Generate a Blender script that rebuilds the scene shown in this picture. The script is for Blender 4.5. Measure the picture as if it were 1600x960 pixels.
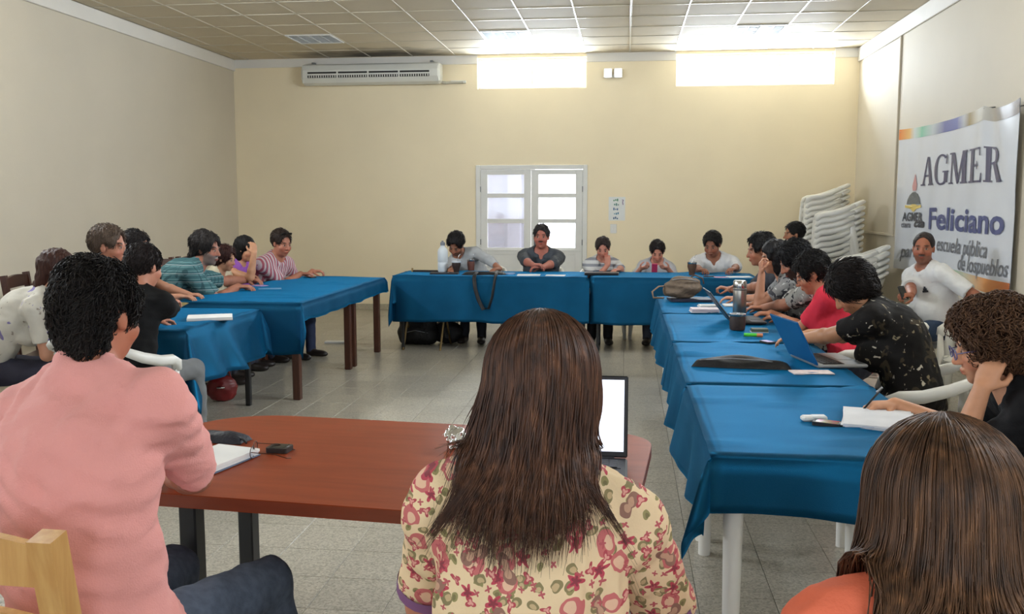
import bpy, bmesh, math, random
import numpy as np
from mathutils import Vector, Matrix

# ------------------------------------------------------------------ scene reset
for o in list(bpy.data.objects):
    bpy.data.objects.remove(o, do_unlink=True)
SC = bpy.context.scene
COL = SC.collection
random.seed(7)

# ------------------------------------------------------------------ camera
CAM_H, FPX = 1.55, 1450.0
PITCH = math.radians(6.375)
YAW = math.radians(6.956)
cam = bpy.data.cameras.new('camera')
cam.sensor_width = 36.0
cam.lens = FPX / 1600.0 * 36.0
cam.clip_start = 0.05
camo = bpy.data.objects.new('camera', cam)
COL.objects.link(camo)
camo.location = (0, 0, CAM_H)
camo.rotation_euler = (math.pi / 2 - PITCH, 0, YAW)
SC.camera = camo

# ------------------------------------------------------------------ room size (metres)
LX, RX, BY, FY, CH = -5.69, 3.09, 13.2, -1.6, 3.62

# ------------------------------------------------------------------ world, daylight, exposure
world = bpy.data.worlds.new('daylight')
SC.world = world
world.use_nodes = True
bg = world.node_tree.nodes['Background']
bg.inputs[0].default_value = (0.93, 0.96, 1.0, 1)
bg.inputs[1].default_value = 6.0

def daylight(name, loc, rot, sx, sy, watts, color=(1, 1, 1), spread=180):
    """Daylight entering through a window opening."""
    l = bpy.data.lights.new(name, 'AREA')
    l.shape = 'RECTANGLE'
    l.size, l.size_y, l.energy, l.color = sx, sy, watts, color
    l.spread = math.radians(spread)
    o = bpy.data.objects.new(name, l)
    COL.objects.link(o)
    o.location, o.rotation_euler = loc, [math.radians(a) for a in rot]
    return o

# clerestory windows in the far wall (light comes in from slightly below and above)
daylight('daylight_clerestory_small', (-1.335, BY + 0.42, 3.30), (-98, 0, 0), 1.5, 0.5, 170, (0.96, 0.98, 1.0))
daylight('daylight_clerestory_large', (1.71, BY + 0.42, 3.30), (-98, 0, 0), 2.1, 0.5, 260, (0.96, 0.98, 1.0))
# glazed doors in the far wall
daylight('daylight_door', (-.93, BY + 0.6, 1.5), (-90, 0, 0), .74, 1.3, 10, (0.95, 0.97, 1.0))
# soft light from unseen windows added in the wall behind the camera
daylight('added_rear_daylight', (-3.6, FY - 0.3, 1.9), (90, 0, 0), 2.6, 1.7, 30, (1.0, 0.97, 0.93))
daylight('added_rear_daylight', (1.2, FY - 0.3, 1.9), (90, 0, 0), 2.6, 1.7, 30, (1.0, 0.97, 0.93))
# unseen clerestory windows added high in both side walls to soften the room light
SIDE = [(1.2, 3.8), (5.0, 7.6)]
for (_a, _b), _w in zip(SIDE, (85, 500)):
    daylight('added_side_daylight', (LX - 0.35, (_a + _b) / 2, 3.25), (0, -78, 0), 0.5, _b - _a, _w, (1.0, 0.98, 0.95))
    daylight('added_side_daylight', (RX + 0.35, (_a + _b) / 2, 3.25), (0, 78, 0), 0.5, _b - _a, _w, (1.0, 0.98, 0.95))

SC.view_settings.view_transform = 'Standard'
SC.view_settings.look = 'None'
SC.view_settings.gamma = 1.0
SC.view_settings.use_curve_mapping = False
SC.view_settings.exposure = 0.0

# ------------------------------------------------------------------ helpers
def lin(c):
    return tuple(((v / 255) / 12.92 if v / 255 <= 0.04045 else ((v / 255 + 0.055) / 1.055) ** 2.4) for v in c) + (1.0,)

def unlin(c):
    return tuple(c[:3])

def mat(name, rgb, rough=0.6, var=0.08, scale=8.0, bump=0.0, bscale=60.0, metal=0.0, spec=0.5, rgb2=None,
        stretch=None, alpha=None, sheen=0.0, emit=None, coat=0.0):
    """Procedural material: base colour with noise variation and optional fine relief."""
    m = bpy.data.materials.new(name)
    m.use_nodes = True
    nt = m.node_tree
    p = nt.nodes['Principled BSDF']
    tc = nt.nodes.new('ShaderNodeTexCoord')
    mp = nt.nodes.new('ShaderNodeMapping')
    nt.links.new(tc.outputs['Object'], mp.inputs[0])
    if stretch:
        mp.inputs['Scale'].default_value = stretch
    n = nt.nodes.new('ShaderNodeTexNoise')
    n.inputs['Scale'].default_value = scale
    n.inputs['Detail'].default_value = 4
    nt.links.new(mp.outputs[0], n.inputs['Vector'])
    r = nt.nodes.new('ShaderNodeValToRGB')
    a = lin(rgb)
    b = lin(rgb2) if rgb2 else tuple(min(1, v * (1 + var)) for v in a[:3]) + (1,)
    a2 = a if rgb2 else tuple(v * (1 - var) for v in a[:3]) + (1,)
    r.color_ramp.elements[0].position, r.color_ramp.elements[1].position = 0.32, 0.68
    r.color_ramp.elements[0].color, r.color_ramp.elements[1].color = a2, b
    nt.links.new(n.outputs['Fac'], r.inputs[0])
    nt.links.new(r.outputs[0], p.inputs['Base Color'])
    p.inputs['Roughness'].default_value = rough
    p.inputs['Metallic'].default_value = metal
    p.inputs['Specular IOR Level'].default_value = spec
    p.inputs['Sheen Weight'].default_value = sheen
    p.inputs['Coat Weight'].default_value = coat
    if bump:
        n2 = nt.nodes.new('ShaderNodeTexNoise')
        n2.inputs['Scale'].default_value = bscale
        n2.inputs['Detail'].default_value = 3
        nt.links.new(mp.outputs[0], n2.inputs['Vector'])
        bp = nt.nodes.new('ShaderNodeBump')
        bp.inputs['Strength'].default_value = bump
        bp.inputs['Distance'].default_value = 0.01
        nt.links.new(n2.outputs['Fac'], bp.inputs['Height'])
        nt.links.new(bp.outputs[0], p.inputs['Normal'])
    if emit:
        p.inputs['Emission Color'].default_value = lin(rgb)
        p.inputs['Emission Strength'].default_value = emit
    return m

def glass_mat(name, tint=(235, 240, 245), diffuse=0.0):
    m = bpy.data.materials.new(name)
    m.use_nodes = True
    nt = m.node_tree
    nt.nodes.remove(nt.nodes['Principled BSDF'])
    out = nt.nodes['Material Output']
    t = nt.nodes.new('ShaderNodeBsdfTransparent')
    g = nt.nodes.new('ShaderNodeBsdfGlossy')
    g.inputs['Roughness'].default_value = 0.05
    t.inputs[0].default_value = lin(tint)
    mx = nt.nodes.new('ShaderNodeMixShader')
    mx.inputs[0].default_value = 0.06
    nt.links.new(t.outputs[0], mx.inputs[1])
    nt.links.new(g.outputs[0], mx.inputs[2])
    last = mx
    if diffuse:
        d = nt.nodes.new('ShaderNodeBsdfTranslucent')
        d.inputs[0].default_value = lin((240, 240, 240))
        m2 = nt.nodes.new('ShaderNodeMixShader')
        m2.inputs[0].default_value = diffuse
        nt.links.new(mx.outputs[0], m2.inputs[1])
        nt.links.new(d.outputs[0], m2.inputs[2])
        last = m2
    nt.links.new(last.outputs[0], out.inputs[0])
    return m

def tag(o, label=None, cat=None, group=None, kind=None):
    if label: o['label'] = label
    if cat: o['category'] = cat
    if group: o['group'] = group
    if kind: o['kind'] = kind
    return o

def empty(name, loc=(0, 0, 0), rz=0.0, label=None, cat=None, group=None):
    o = bpy.data.objects.new(name, None)
    o.empty_display_size = 0.1
    COL.objects.link(o)
    o.location = loc
    o.rotation_euler = (0, 0, rz)
    return tag(o, label, cat, group)

def link_mesh(name, me, m, parent=None):
    o = bpy.data.objects.new(name, me)
    COL.objects.link(o)
    if parent is not None:
        o.parent = parent
    if m is not None and len(me.materials) == 0:
        me.materials.append(m)
    return o

def copy_tree(o, parent=None):
    c = o.copy()
    COL.objects.link(c)
    if parent is not None:
        c.parent = parent
    for ch in o.children:
        copy_tree(ch, c)
    return c

class MB:
    """Collects simple solids and links them as ONE mesh object."""
    def __init__(s):
        s.v, s.f = [], []
    def add(s, v, f):
        n = len(s.v)
        s.v += [tuple(q) for q in v]
        s.f += [tuple(i + n for i in q) for q in f]
        return s
    def box(s, x0, x1, y0, y1, z0, z1, b=0.0, M=None):
        b = min(b, 0.49 * min(abs(x1 - x0), abs(y1 - y0), abs(z1 - z0)))
        if b <= 0:
            v = [(x, y, z) for z in (z0, z1) for (x, y) in ((x0, y0), (x1, y0), (x1, y1), (x0, y1))]
            f = [(3, 2, 1, 0), (4, 5, 6, 7), (0, 1, 5, 4), (1, 2, 6, 5), (2, 3, 7, 6), (3, 0, 4, 7)]
        else:
            v = []
            for z, ins in ((z0, b), (z0 + b, 0), (z1 - b, 0), (z1, b)):
                xa, xb, ya, yb = x0 + ins, x1 - ins, y0 + ins, y1 - ins
                c = b if ins == 0 else b * 0.5
                v += [(xa + c, ya, z), (xb - c, ya, z), (xb, ya + c, z), (xb, yb - c, z),
                      (xb - c, yb, z), (xa + c, yb, z), (xa, yb - c, z), (xa, ya + c, z)]
            f = [tuple(range(7, -1, -1)), tuple(range(24, 32))]
            for k in range(3):
                for i in range(8):
                    j = (i + 1) % 8
                    f.append((k * 8 + i, k * 8 + j, k * 8 + 8 + j, k * 8 + 8 + i))
        if M is not None:
            v = [tuple(M @ Vector(q)) for q in v]
        return s.add(v, f)
    def tube(s, pts, r, n=8, sq=False, cap=True, flat=1.0):
        """Tube through pts; r a number or list; flat squashes the second axis."""
        pts = [Vector(p) for p in pts]
        rs = r if isinstance(r, (list, tuple)) else [r] * len(pts)
        up = Vector((0, 0, 1))
        v, f = [], []
        prev = None
        for i, p in enumerate(pts):
            d = (pts[min(i + 1, len(pts) - 1)] - pts[max(i - 1, 0)])
            d = d.normalized() if d.length > 1e-9 else Vector((0, 0, 1))
            if prev is None:
                a = d.cross(up)
                if a.length < 1e-3:
                    a = d.cross(Vector((0, 1, 0)))
                a.normalize()
            else:
                a = (prev - d * prev.dot(d)).normalized()
            prev = a
            c = d.cross(a)
            for k in range(n):
                t = 2 * math.pi * (k + (0.5 if sq else 0)) / n
                q = p + (a * math.cos(t) + c * math.sin(t) * flat) * rs[i]
                v.append(tuple(q))
        m = len(pts)
        for i in range(m - 1):
            for k in range(n):
                l = (k + 1) % n
                f.append((i * n + k, i * n + l, i * n + n + l, i * n + n + k))
        if cap:
            f.append(tuple(range(n - 1, -1, -1)))
            f.append(tuple(range((m - 1) * n, m * n)))
        return s.add(v, f)
    def lathe(s, prof, n=20, c=(0, 0, 0)):
        v, f = [], []
        for (r, z) in prof:
            for k in range(n):
                t = 2 * math.pi * k / n
                v.append((c[0] + r * math.cos(t), c[1] + r * math.sin(t), c[2] + z))
        for i in range(len(prof) - 1):
            for k in range(n):
                l = (k + 1) % n
                f.append((i * n + k, i * n + l, i * n + n + l, i * n + n + k))
        f.append(tuple(range(n - 1, -1, -1)))
        f.append(tuple(range((len(prof) - 1) * n, len(prof) * n)))
        return s.add(v, f)
    def prism(s, poly, z0, z1):
        n = len(poly)
        v = [(x, y, z0) for x, y in poly] + [(x, y, z1) for x, y in poly]
        f = [tuple(range(n - 1, -1, -1)), tuple(range(n, 2 * n))]
        f += [(i, (i + 1) % n, n + (i + 1) % n, n + i) for i in range(n)]
        return s.add(v, f)
    def grid(s, fn, nu, nv):
        v = [fn(i / nu, j / nv) for j in range(nv + 1) for i in range(nu + 1)]
        f = [(j * (nu + 1) + i, j * (nu + 1) + i + 1, (j + 1) * (nu + 1) + i + 1, (j + 1) * (nu + 1) + i)
             for j in range(nv) for i in range(nu)]
        return s.add(v, f)
    def mesh(s, name, smooth=False):
        me = bpy.data.meshes.new(name)
        me.from_pydata(s.v, [], s.f)
        if smooth:
            me.shade_smooth()
        me.update()
        return me
    def build(s, name, m, parent=None, smooth=False, loc=None, auto=None):
        me = s.mesh(name, smooth or auto is not None)
        if auto is not None:
            me.set_sharp_from_angle(angle=math.radians(auto))
        o = link_mesh(name, me, m, parent)
        if loc is not None:
            o.location = loc
        return o

def rounded_rect(x0, x1, y0, y1, r, n=6):
    pts = []
    rs = r if isinstance(r, (list, tuple)) else [r] * 4
    for (cx, cy, a0, q) in ((x1 - rs[0], y1 - rs[0], 0, rs[0]), (x0 + rs[1], y1 - rs[1], 90, rs[1]),
                            (x0 + rs[2], y0 + rs[2], 180, rs[2]), (x1 - rs[3], y0 + rs[3], 270, rs[3])):
        for k in range(n + 1):
            t = math.radians(a0 + 90 * k / n)
            pts.append((cx + q * math.cos(t), cy + q * math.sin(t)))
    return pts

# ---- view rays: turn a place read off the photograph into a point on a known plane of the room
_fw = Vector((-math.sin(YAW) * math.cos(PITCH), math.cos(YAW) * math.cos(PITCH), -math.sin(PITCH)))
_rt = Vector((math.cos(YAW), math.sin(YAW), 0))
_up = _rt.cross(_fw)
def on_z(px, py, z):
    r = _fw + _rt * ((px - 800) / FPX) - _up * ((py - 480) / FPX)
    return Vector((0, 0, CAM_H)) + r * ((z - CAM_H) / r.z)
def on_x(px, py, x):
    r = _fw + _rt * ((px - 800) / FPX) - _up * ((py - 480) / FPX)
    return Vector((0, 0, CAM_H)) + r * (x / r.x)
def on_y(px, py, y):
    r = _fw + _rt * ((px - 800) / FPX) - _up * ((py - 480) / FPX)
    return Vector((0, 0, CAM_H)) + r * (y / r.y)
def to_px(q):
    q = Vector(q) - Vector((0, 0, CAM_H))
    d = q.dot(_fw)
    return (800 + FPX * q.dot(_rt) / d, 480 - FPX * q.dot(_up) / d, d)

# ------------------------------------------------------------------ materials of the room
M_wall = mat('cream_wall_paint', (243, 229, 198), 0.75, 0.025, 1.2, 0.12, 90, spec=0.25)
M_wall2 = mat('cream_wall_paint_dimmed', (208, 199, 181), 0.7, 0.025, 1.2, 0.12, 90, spec=0.3)  # greyer copy of the wall cream; side-wall light put into its colour
M_band = mat('pale_band_paint', (226, 222, 214), 0.6, 0.03, 2.0)
M_white = mat('white_enamel', (226, 226, 222), 0.4, 0.03, 5)
M_base = mat('baseboard_terrazzo', (190, 182, 160), 0.35, 0.1, 40)
M_glass = glass_mat('window_glass')
M_steel = mat('grey_metal', (120, 122, 124), 0.35, 0.05, 10, metal=0.9)
M_black = mat('black_plastic', (20, 20, 22), 0.5, 0.1, 10)
M_plastic = mat('white_plastic', (232, 230, 224), 0.35, 0.02, 6)

# ------------------------------------------------------------------ floor
def floor_mat(name, sep):
    m = bpy.data.materials.new(name)
    m.use_nodes = True
    nt = m.node_tree
    p = nt.nodes['Principled BSDF']
    g = nt.nodes.new('ShaderNodeNewGeometry')
    v = nt.nodes.new('ShaderNodeTexVoronoi')
    v.inputs['Scale'].default_value = 130
    nt.links.new(g.outputs['Position'], v.inputs['Vector'])
    r = nt.nodes.new('ShaderNodeValToRGB')
    e = r.color_ramp.elements
    e[0].position, e[0].color = 0.0, lin((148, 143, 130))
    e[1].position, e[1].color = 1.0, lin((196, 190, 176))
    k = e.new(0.45); k.color = lin((174, 168, 154))
    sepc = nt.nodes.new('ShaderNodeSeparateColor')
    nt.links.new(v.outputs['Color'], sepc.inputs[0])
    nt.links.new(sepc.outputs[0], r.inputs[0])
    n = nt.nodes.new('ShaderNodeTexNoise')
    n.inputs['Scale'].default_value = 1.6
    n.inputs['Detail'].default_value = 5
    nt.links.new(g.outputs['Position'], n.inputs['Vector'])
    mr = nt.nodes.new('ShaderNodeMapRange')
    mr.inputs['From Min'].default_value, mr.inputs['From Max'].default_value = 0.3, 0.7
    mr.inputs['To Min'].default_value, mr.inputs['To Max'].default_value = 0.88, 1.05
    nt.links.new(n.outputs['Fac'], mr.inputs['Value'])
    src = mr.outputs[0]
    # every tile its own shade, from the grid cell it lies in
    q = nt.nodes.new('ShaderNodeVectorMath'); q.operation = 'DIVIDE'
    q.inputs[1].default_value = (0.3, 0.3, 10)
    nt.links.new(g.outputs['Position'], q.inputs[0])
    fl = nt.nodes.new('ShaderNodeVectorMath'); fl.operation = 'FLOOR'
    nt.links.new(q.outputs[0], fl.inputs[0])
    wn = nt.nodes.new('ShaderNodeTexWhiteNoise')
    nt.links.new(fl.outputs[0], wn.inputs['Vector'])
    m2 = nt.nodes.new('ShaderNodeMapRange')
    m2.inputs['To Min'].default_value, m2.inputs['To Max'].default_value = 0.93, 1.05
    nt.links.new(wn.outputs['Value'], m2.inputs['Value'])
    mu = nt.nodes.new('ShaderNodeMath'); mu.operation = 'MULTIPLY'
    nt.links.new(src, mu.inputs[0]); nt.links.new(m2.outputs[0], mu.inputs[1])
    mx = nt.nodes.new('ShaderNodeVectorMath'); mx.operation = 'SCALE'
    nt.links.new(r.outputs[0], mx.inputs[0]); nt.links.new(mu.outputs[0], mx.inputs['Scale'])
    nt.links.new(mx.outputs[0], p.inputs['Base Color'])
    p.inputs['Roughness'].default_value = 0.29
    p.inputs['Specular IOR Level'].default_value = 0.5
    return m
M_tile = floor_mat('terrazzo_tile', True)
M_joint = mat('dark_tile_joint', (108, 104, 94), 0.8, 0.1, 20)

floor = tag(MB().box(LX - .2, RX + .2, FY - .2, BY + .2, -0.15, -0.004).build('floor', M_joint),
            'grey terrazzo tile floor with fine joints', kind='structure')
T = 0.30
tile_mesh = MB().box(0.0012, T - 0.0012, 0.0012, T - 0.0012, -0.012, 0.0, 0.0015).mesh('tile')
tile_mesh.materials.append(M_tile)
cells = []
i0, i1 = math.floor(LX / T), math.ceil(RX / T)
j0, j1 = math.floor(FY / T), math.ceil(BY / T)
for i in range(i0, i1):
    for j in range(j0, j1):
        c = ((i + .5) * T, (j + .5) * T)
        cells.append((i, j, c))
near = []
for (i, j, c) in cells:
    if c[1] > 2.2 and -3.0 < c[0] < 0.45 + 0.1 * (c[1] < 4.5):
        x, y, d = to_px((c[0], c[1], 0))
        if 0 < x < 1600 and 0 < y < 975:
            near.append((d, i, j))
near.sort()
pick = set((i, j) for d, i, j in near[:298])
far = MB()
for (i, j, c) in cells:
    if (i, j) in pick:
        o = link_mesh('tile', tile_mesh, None, floor)
        o.location = (i * T, j * T, 0)
    else:
        x0, x1 = max(i * T + .0012, LX), min((i + 1) * T - .0012, RX)
        y0, y1 = max(j * T + .0012, FY), min((j + 1) * T - .0012, BY)
        if x1 > x0 and y1 > y0:
            far.box(x0, x1, y0, y1, -0.012, 0.0, 0.0)
tag(far.build('tile_field', M_tile, floor), kind='stuff')

# ------------------------------------------------------------------ walls
W1 = (-2.10, -0.57, 3.155, 3.575)
W2 = (0.66, 2.76, 3.15, 3.58)
DR = (-2.10, -0.57, 0.0, 2.06)
def wall_with_holes(name, m, axis, at, th, a0, a1, z0, z1, holes, label):
    """Wall slab in the plane axis=at (thickness th outwards) with rectangular openings."""
    us = sorted(set([a0, a1] + [h[0] for h in holes] + [h[1] for h in holes]))
    zs = sorted(set([z0, z1] + [h[2] for h in holes] + [h[3] for h in holes]))
    mb = MB()
    for i in range(len(us) - 1):
        run = None
        for j in range(len(zs) - 1):
            cu, cz = (us[i] + us[i + 1]) / 2, (zs[j] + zs[j + 1]) / 2
            hole = any(h[0] < cu < h[1] and h[2] < cz < h[3] for h in holes)
            if hole:
                continue
            lo, hi = min(at, at + th), max(at, at + th)
            if axis == 'y':
                mb.box(us[i], us[i + 1], lo, hi, zs[j], zs[j + 1])
            else:
                mb.box(lo, hi, us[i], us[i + 1], zs[j], zs[j + 1])
    return tag(mb.build(name, m), label, kind='structure')
wall_back = wall_with_holes('wall_back', M_wall, 'y', BY, 0.2, LX - .2, RX + .2, 0, CH + .3, [W1, W2, DR], 'cream painted far wall with glazed doors')
R1 = (-4.9, -2.3, 1.05, 2.75)
R2 = (-0.1, 2.5, 1.05, 2.75)
wall_front = wall_with_holes('wall_front', M_wall2, 'y', FY, -0.2, LX - .2, RX + .2, 0, CH + .3, [R1, R2], 'wall behind the camera with two added windows')
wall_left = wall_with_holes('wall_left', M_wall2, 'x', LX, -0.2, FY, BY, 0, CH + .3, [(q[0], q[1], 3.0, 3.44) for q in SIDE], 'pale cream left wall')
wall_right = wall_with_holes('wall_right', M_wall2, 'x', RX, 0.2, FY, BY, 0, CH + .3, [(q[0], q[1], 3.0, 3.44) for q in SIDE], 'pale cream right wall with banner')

def struct(name, mb, m, label):
    return tag(mb.build(name, m), label, kind='structure')
struct('baseboard_back', MB().box(LX, DR[0] - .07, BY - .018, BY, 0, .085, .004).box(DR[1] + .07, RX, BY - .018, BY, 0, .085, .004), M_base, 'low terrazzo baseboard of the far wall')
struct('baseboard_left', MB().box(LX, LX + .018, FY, BY, 0, .085, .004), M_base, 'low terrazzo baseboard of the left wall')
struct('baseboard_right', MB().box(RX - .018, RX, FY, BY, 0, .085, .004), M_base, 'low terrazzo baseboard of the right wall')
struct('trim_1', MB().box(LX, LX + .03, FY, BY, 3.46, CH, .006), M_band, 'pale band along the top of the left wall')
struct('trim_2', MB().box(RX - .03, RX, FY, BY, 3.44, CH, .006), M_band, 'pale band along the top of the right wall')
tb = MB()
for a, b in ((LX, W1[0]), (W1[1], W2[0]), (W2[1], RX)):
    tb.box(a, b, BY - .012, BY, 3.50, CH, .003)
struct('trim_3', tb, M_band, 'pale band along the top of the far wall')
# shallow boxed pipe casing down the right wall in the far corner
struct('trim_4', MB().box(RX - .022, RX, 11.25, 11.30, 1.2, 3.44, .004).box(RX - .022, RX, 11.25, 12.6, 1.17, 1.2, .004), M_wall2, 'thin casing line on the right wall near the corner')

# ------------------------------------------------------------------ windows and doors
def window(name, axis_y, w, label, mull=2, m_glass=None, inward=-1):
    x0, x1, z0, z1 = w
    root = empty(name, ((x0 + x1) / 2, axis_y, z0))
    tag(root, label, kind='structure')
    hx, hz = (x1 - x0) / 2, z1 - z0
    fr = MB()
    t, d = 0.035, 0.05
    fr.box(-hx, hx, -d / 2, d / 2, 0, t, .004).box(-hx, hx, -d / 2, d / 2, hz - t, hz, .004)
    fr.box(-hx, -hx + t, -d / 2, d / 2, t, hz - t, .004).box(hx - t, hx, -d / 2, d / 2, t, hz - t, .004)
    fr.build('window_frame', M_white, root)
    for k in range(1, mull):
        x = -hx + 2 * hx * k / mull
        MB().box(x - .014, x + .014, -d / 2, d / 2, t, hz - t, .004).build('mullion', M_white, root)
    for k in range(mull):
        a, b = -hx + 2 * hx * k / mull + .02, -hx + 2 * hx * (k + 1) / mull - .02
        MB().box(a, b, -.003, .003, t - .01, hz - t + .01).build('pane', m_glass or M_glass, root)
    return root
window('window_1', BY + .12, W1, 'smaller bright clerestory window above the glazed doors', 2)
window('window_2', BY + .12, W2, 'wider bright clerestory window at the right of the far wall', 3)
window('window_3', FY - .1, R1, 'added unseen window behind the camera towards the left', 3)  # this pair is out of view, added to let in rear light
window('window_4', FY - .1, R2, 'added unseen window behind the camera towards the right', 3)

def added_side_window(name, x, q, label):  # out-of-view window added to let in soft side light
    root = window(name, 0, (-(q[1] - q[0]) / 2, (q[1] - q[0]) / 2, 3.0, 3.44), label, 3)
    root.location = (x, (q[0] + q[1]) / 2, 3.0)
    root.rotation_euler = (0, 0, math.pi / 2)
for _k, _q in enumerate(SIDE):
    added_side_window('window_%d' % (5 + _k), LX - .1, _q, 'added unseen clerestory window high in the left wall, ' + ('nearer' if _k == 0 else 'further from') + ' the camera wall')
    added_side_window('window_%d' % (7 + _k), RX + .1, _q, 'added unseen clerestory window high in the right wall, ' + ('nearer' if _k == 0 else 'further from') + ' the camera wall')

M_frost = glass_mat('frosted_pane', (235, 236, 245), 0.07)
M_clear = glass_mat('clear_pane', (250, 250, 252))
dw = (DR[0] + DR[1]) / 2
door = tag(empty('door_1', (dw, BY + .02, 0)), 'white double door with three panes in each leaf', kind='structure')
hw = (DR[1] - DR[0]) / 2
fr = MB()
fr.box(-hw - .03, -hw + .035, -.04, .06, 0, DR[3] + .03, .006).box(hw - .035, hw + .03, -.04, .06, 0, DR[3] + .03, .006)
fr.box(-hw + .035, hw - .035, -.04, .06, DR[3] - .03, DR[3] + .03, .006)
fr.build('door_frame', M_white, door)
for sgn in (-1, 1):
    a, b = (-hw + .037, -.004) if sgn < 0 else (.004, hw - .037)
    lf = MB()
    st = 0.10
    y0, y1 = -.02, .02
    zt = DR[3] - .035
    lf.box(a, a + st, y0, y1, .01, zt, .004).box(b - st, b, y0, y1, .01, zt, .004)
    zr = [0.01, .22, .82, .92, 1.27, 1.33, 1.63, 1.69, 1.955, zt]
    for k in range(0, 10, 2):
        z0_, z1_ = zr[k], zr[k + 1]
        lf.box(a + st, b - st, y0, y1, z0_, z1_, .003)
    leaf = lf.build('door_leaf', M_white, door)
    MB().box(a + st - .01, b - st + .01, -.008, .008, .2, .84).build('panel', M_white, leaf)
    for k in (3, 5, 7):
        MB().box(a + st - .008, b - st + .008, -.003, .003, zr[k] - .005, zr[k + 1] + .005).build('pane', M_frost if sgn < 0 else M_clear, leaf)
    MB().box(a, b, y0 - .012, y0, .87, .90, .003).build('rail_moulding', M_white, leaf)
    if sgn > 0:
        MB().box(a + .035, a + .065, y0 - .006, y0, .95, 1.12, .002).tube([(a + .05, y0, 1.05), (a + .05, y0 - .045, 1.05), (a + .14, y0 - .045, 1.05)], .008).build('handle', M_steel, leaf)
for z in (.3, 1.0, 1.75):
    for x in (-hw + .036, hw - .036):
        MB().tube([(x, -.03, z - .04), (x, -.03, z + .04)], .008).build('hinge', M_steel, door)

# ground and pale wall outside the glazed doors
M_out = mat('outside_pale_render', (112, 112, 124), 0.8, 0.05, 2)
struct('wall_outside', MB().box(-3.6, -1.45, BY + 1.6, BY + 1.8, -.1, 2.6).box(-1.85, -1.65, BY + 1.35, BY + 1.6, -.1, 2.6), M_out, 'pale wall seen outside through the doors')
struct('ground_outside', MB().box(-9, 9, BY + .2, BY + 8, -.25, -.05), mat('outside_paving', (200, 196, 188), .8, .1, 4), 'paved ground outside the doors')

# ------------------------------------------------------------------ ceiling
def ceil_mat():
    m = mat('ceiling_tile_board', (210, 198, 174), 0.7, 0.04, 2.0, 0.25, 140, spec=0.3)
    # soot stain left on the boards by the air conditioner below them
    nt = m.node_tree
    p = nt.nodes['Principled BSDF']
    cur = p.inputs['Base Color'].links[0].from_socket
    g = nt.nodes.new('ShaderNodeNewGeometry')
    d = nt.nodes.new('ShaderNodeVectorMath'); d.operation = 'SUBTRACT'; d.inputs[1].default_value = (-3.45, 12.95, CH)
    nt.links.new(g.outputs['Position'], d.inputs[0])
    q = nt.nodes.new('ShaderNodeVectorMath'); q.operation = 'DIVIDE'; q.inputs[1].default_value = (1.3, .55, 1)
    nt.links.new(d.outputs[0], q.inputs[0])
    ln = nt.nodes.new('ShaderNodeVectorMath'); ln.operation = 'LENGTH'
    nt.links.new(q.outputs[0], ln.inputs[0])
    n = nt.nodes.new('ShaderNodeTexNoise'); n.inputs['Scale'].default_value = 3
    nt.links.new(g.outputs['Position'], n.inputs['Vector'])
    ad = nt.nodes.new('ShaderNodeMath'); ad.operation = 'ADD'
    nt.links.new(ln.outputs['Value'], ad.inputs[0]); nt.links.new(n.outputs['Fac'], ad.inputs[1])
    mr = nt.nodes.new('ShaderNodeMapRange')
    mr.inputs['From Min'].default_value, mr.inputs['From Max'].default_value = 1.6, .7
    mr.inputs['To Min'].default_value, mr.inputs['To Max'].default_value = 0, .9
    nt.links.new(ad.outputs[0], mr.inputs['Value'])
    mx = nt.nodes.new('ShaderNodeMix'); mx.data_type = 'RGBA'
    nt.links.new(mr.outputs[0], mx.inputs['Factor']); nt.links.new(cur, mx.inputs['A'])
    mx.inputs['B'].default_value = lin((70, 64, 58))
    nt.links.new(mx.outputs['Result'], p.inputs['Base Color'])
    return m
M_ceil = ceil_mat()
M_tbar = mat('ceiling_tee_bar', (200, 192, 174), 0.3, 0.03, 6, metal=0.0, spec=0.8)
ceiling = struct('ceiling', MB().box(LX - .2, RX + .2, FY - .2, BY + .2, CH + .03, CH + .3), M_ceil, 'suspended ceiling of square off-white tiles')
S = 0.61
cx0 = on_y(1070, 38, 11.0).x
cx0 = cx0 - math.floor((cx0 - LX) / S) * S
cy0 = BY
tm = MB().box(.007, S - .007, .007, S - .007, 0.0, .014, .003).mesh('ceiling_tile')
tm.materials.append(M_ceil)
FIX = [on_z(463, 61, CH), on_z(776, 55, CH), on_z(1200, 44, CH)]
fixcells = {}
xs = [LX] + [cx0 + k * S for k in range(0, 20) if LX + .05 < cx0 + k * S < RX - .05] + [RX]
ys = [BY - k * S for k in range(0, 9)]
rest = MB()
for xa, xb in zip(xs[:-1], xs[1:]):
    for k in range(len(ys) - 1):
        ya, yb = ys[k + 1], ys[k]
        hit = False
        for q, fpt in enumerate(FIX):
            if xa <= fpt.x < xb and ya <= fpt.y < yb:
                fixcells[q] = (xa, xb, ya, yb); hit = True
        if hit:
            continue
        if abs(xb - xa - S) < 1e-4:
            o = link_mesh('tile', tm, None, ceiling)
            o.location = (xa, ya, CH + random.uniform(.004, .008))
        else:
            if xb - xa > .05:
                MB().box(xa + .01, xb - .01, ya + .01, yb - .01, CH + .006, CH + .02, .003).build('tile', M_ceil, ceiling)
for x in xs[1:-1]:
    MB().box(x - .008, x + .008, ys[-1], BY, CH, CH + .03, .002).build('tee_bar', M_tbar, ceiling)
for y in ys[1:]:
    MB().box(LX, RX, y - .008, y + .008, CH + .001, CH + .03, .002).build('tee_bar', M_tbar, ceiling)
rest = MB()
k = 9
while BY - k * S > FY - S:
    for xa, xb in zip(xs[:-1], xs[1:]):
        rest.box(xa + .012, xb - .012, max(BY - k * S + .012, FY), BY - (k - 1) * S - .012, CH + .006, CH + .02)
    k += 1
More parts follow.
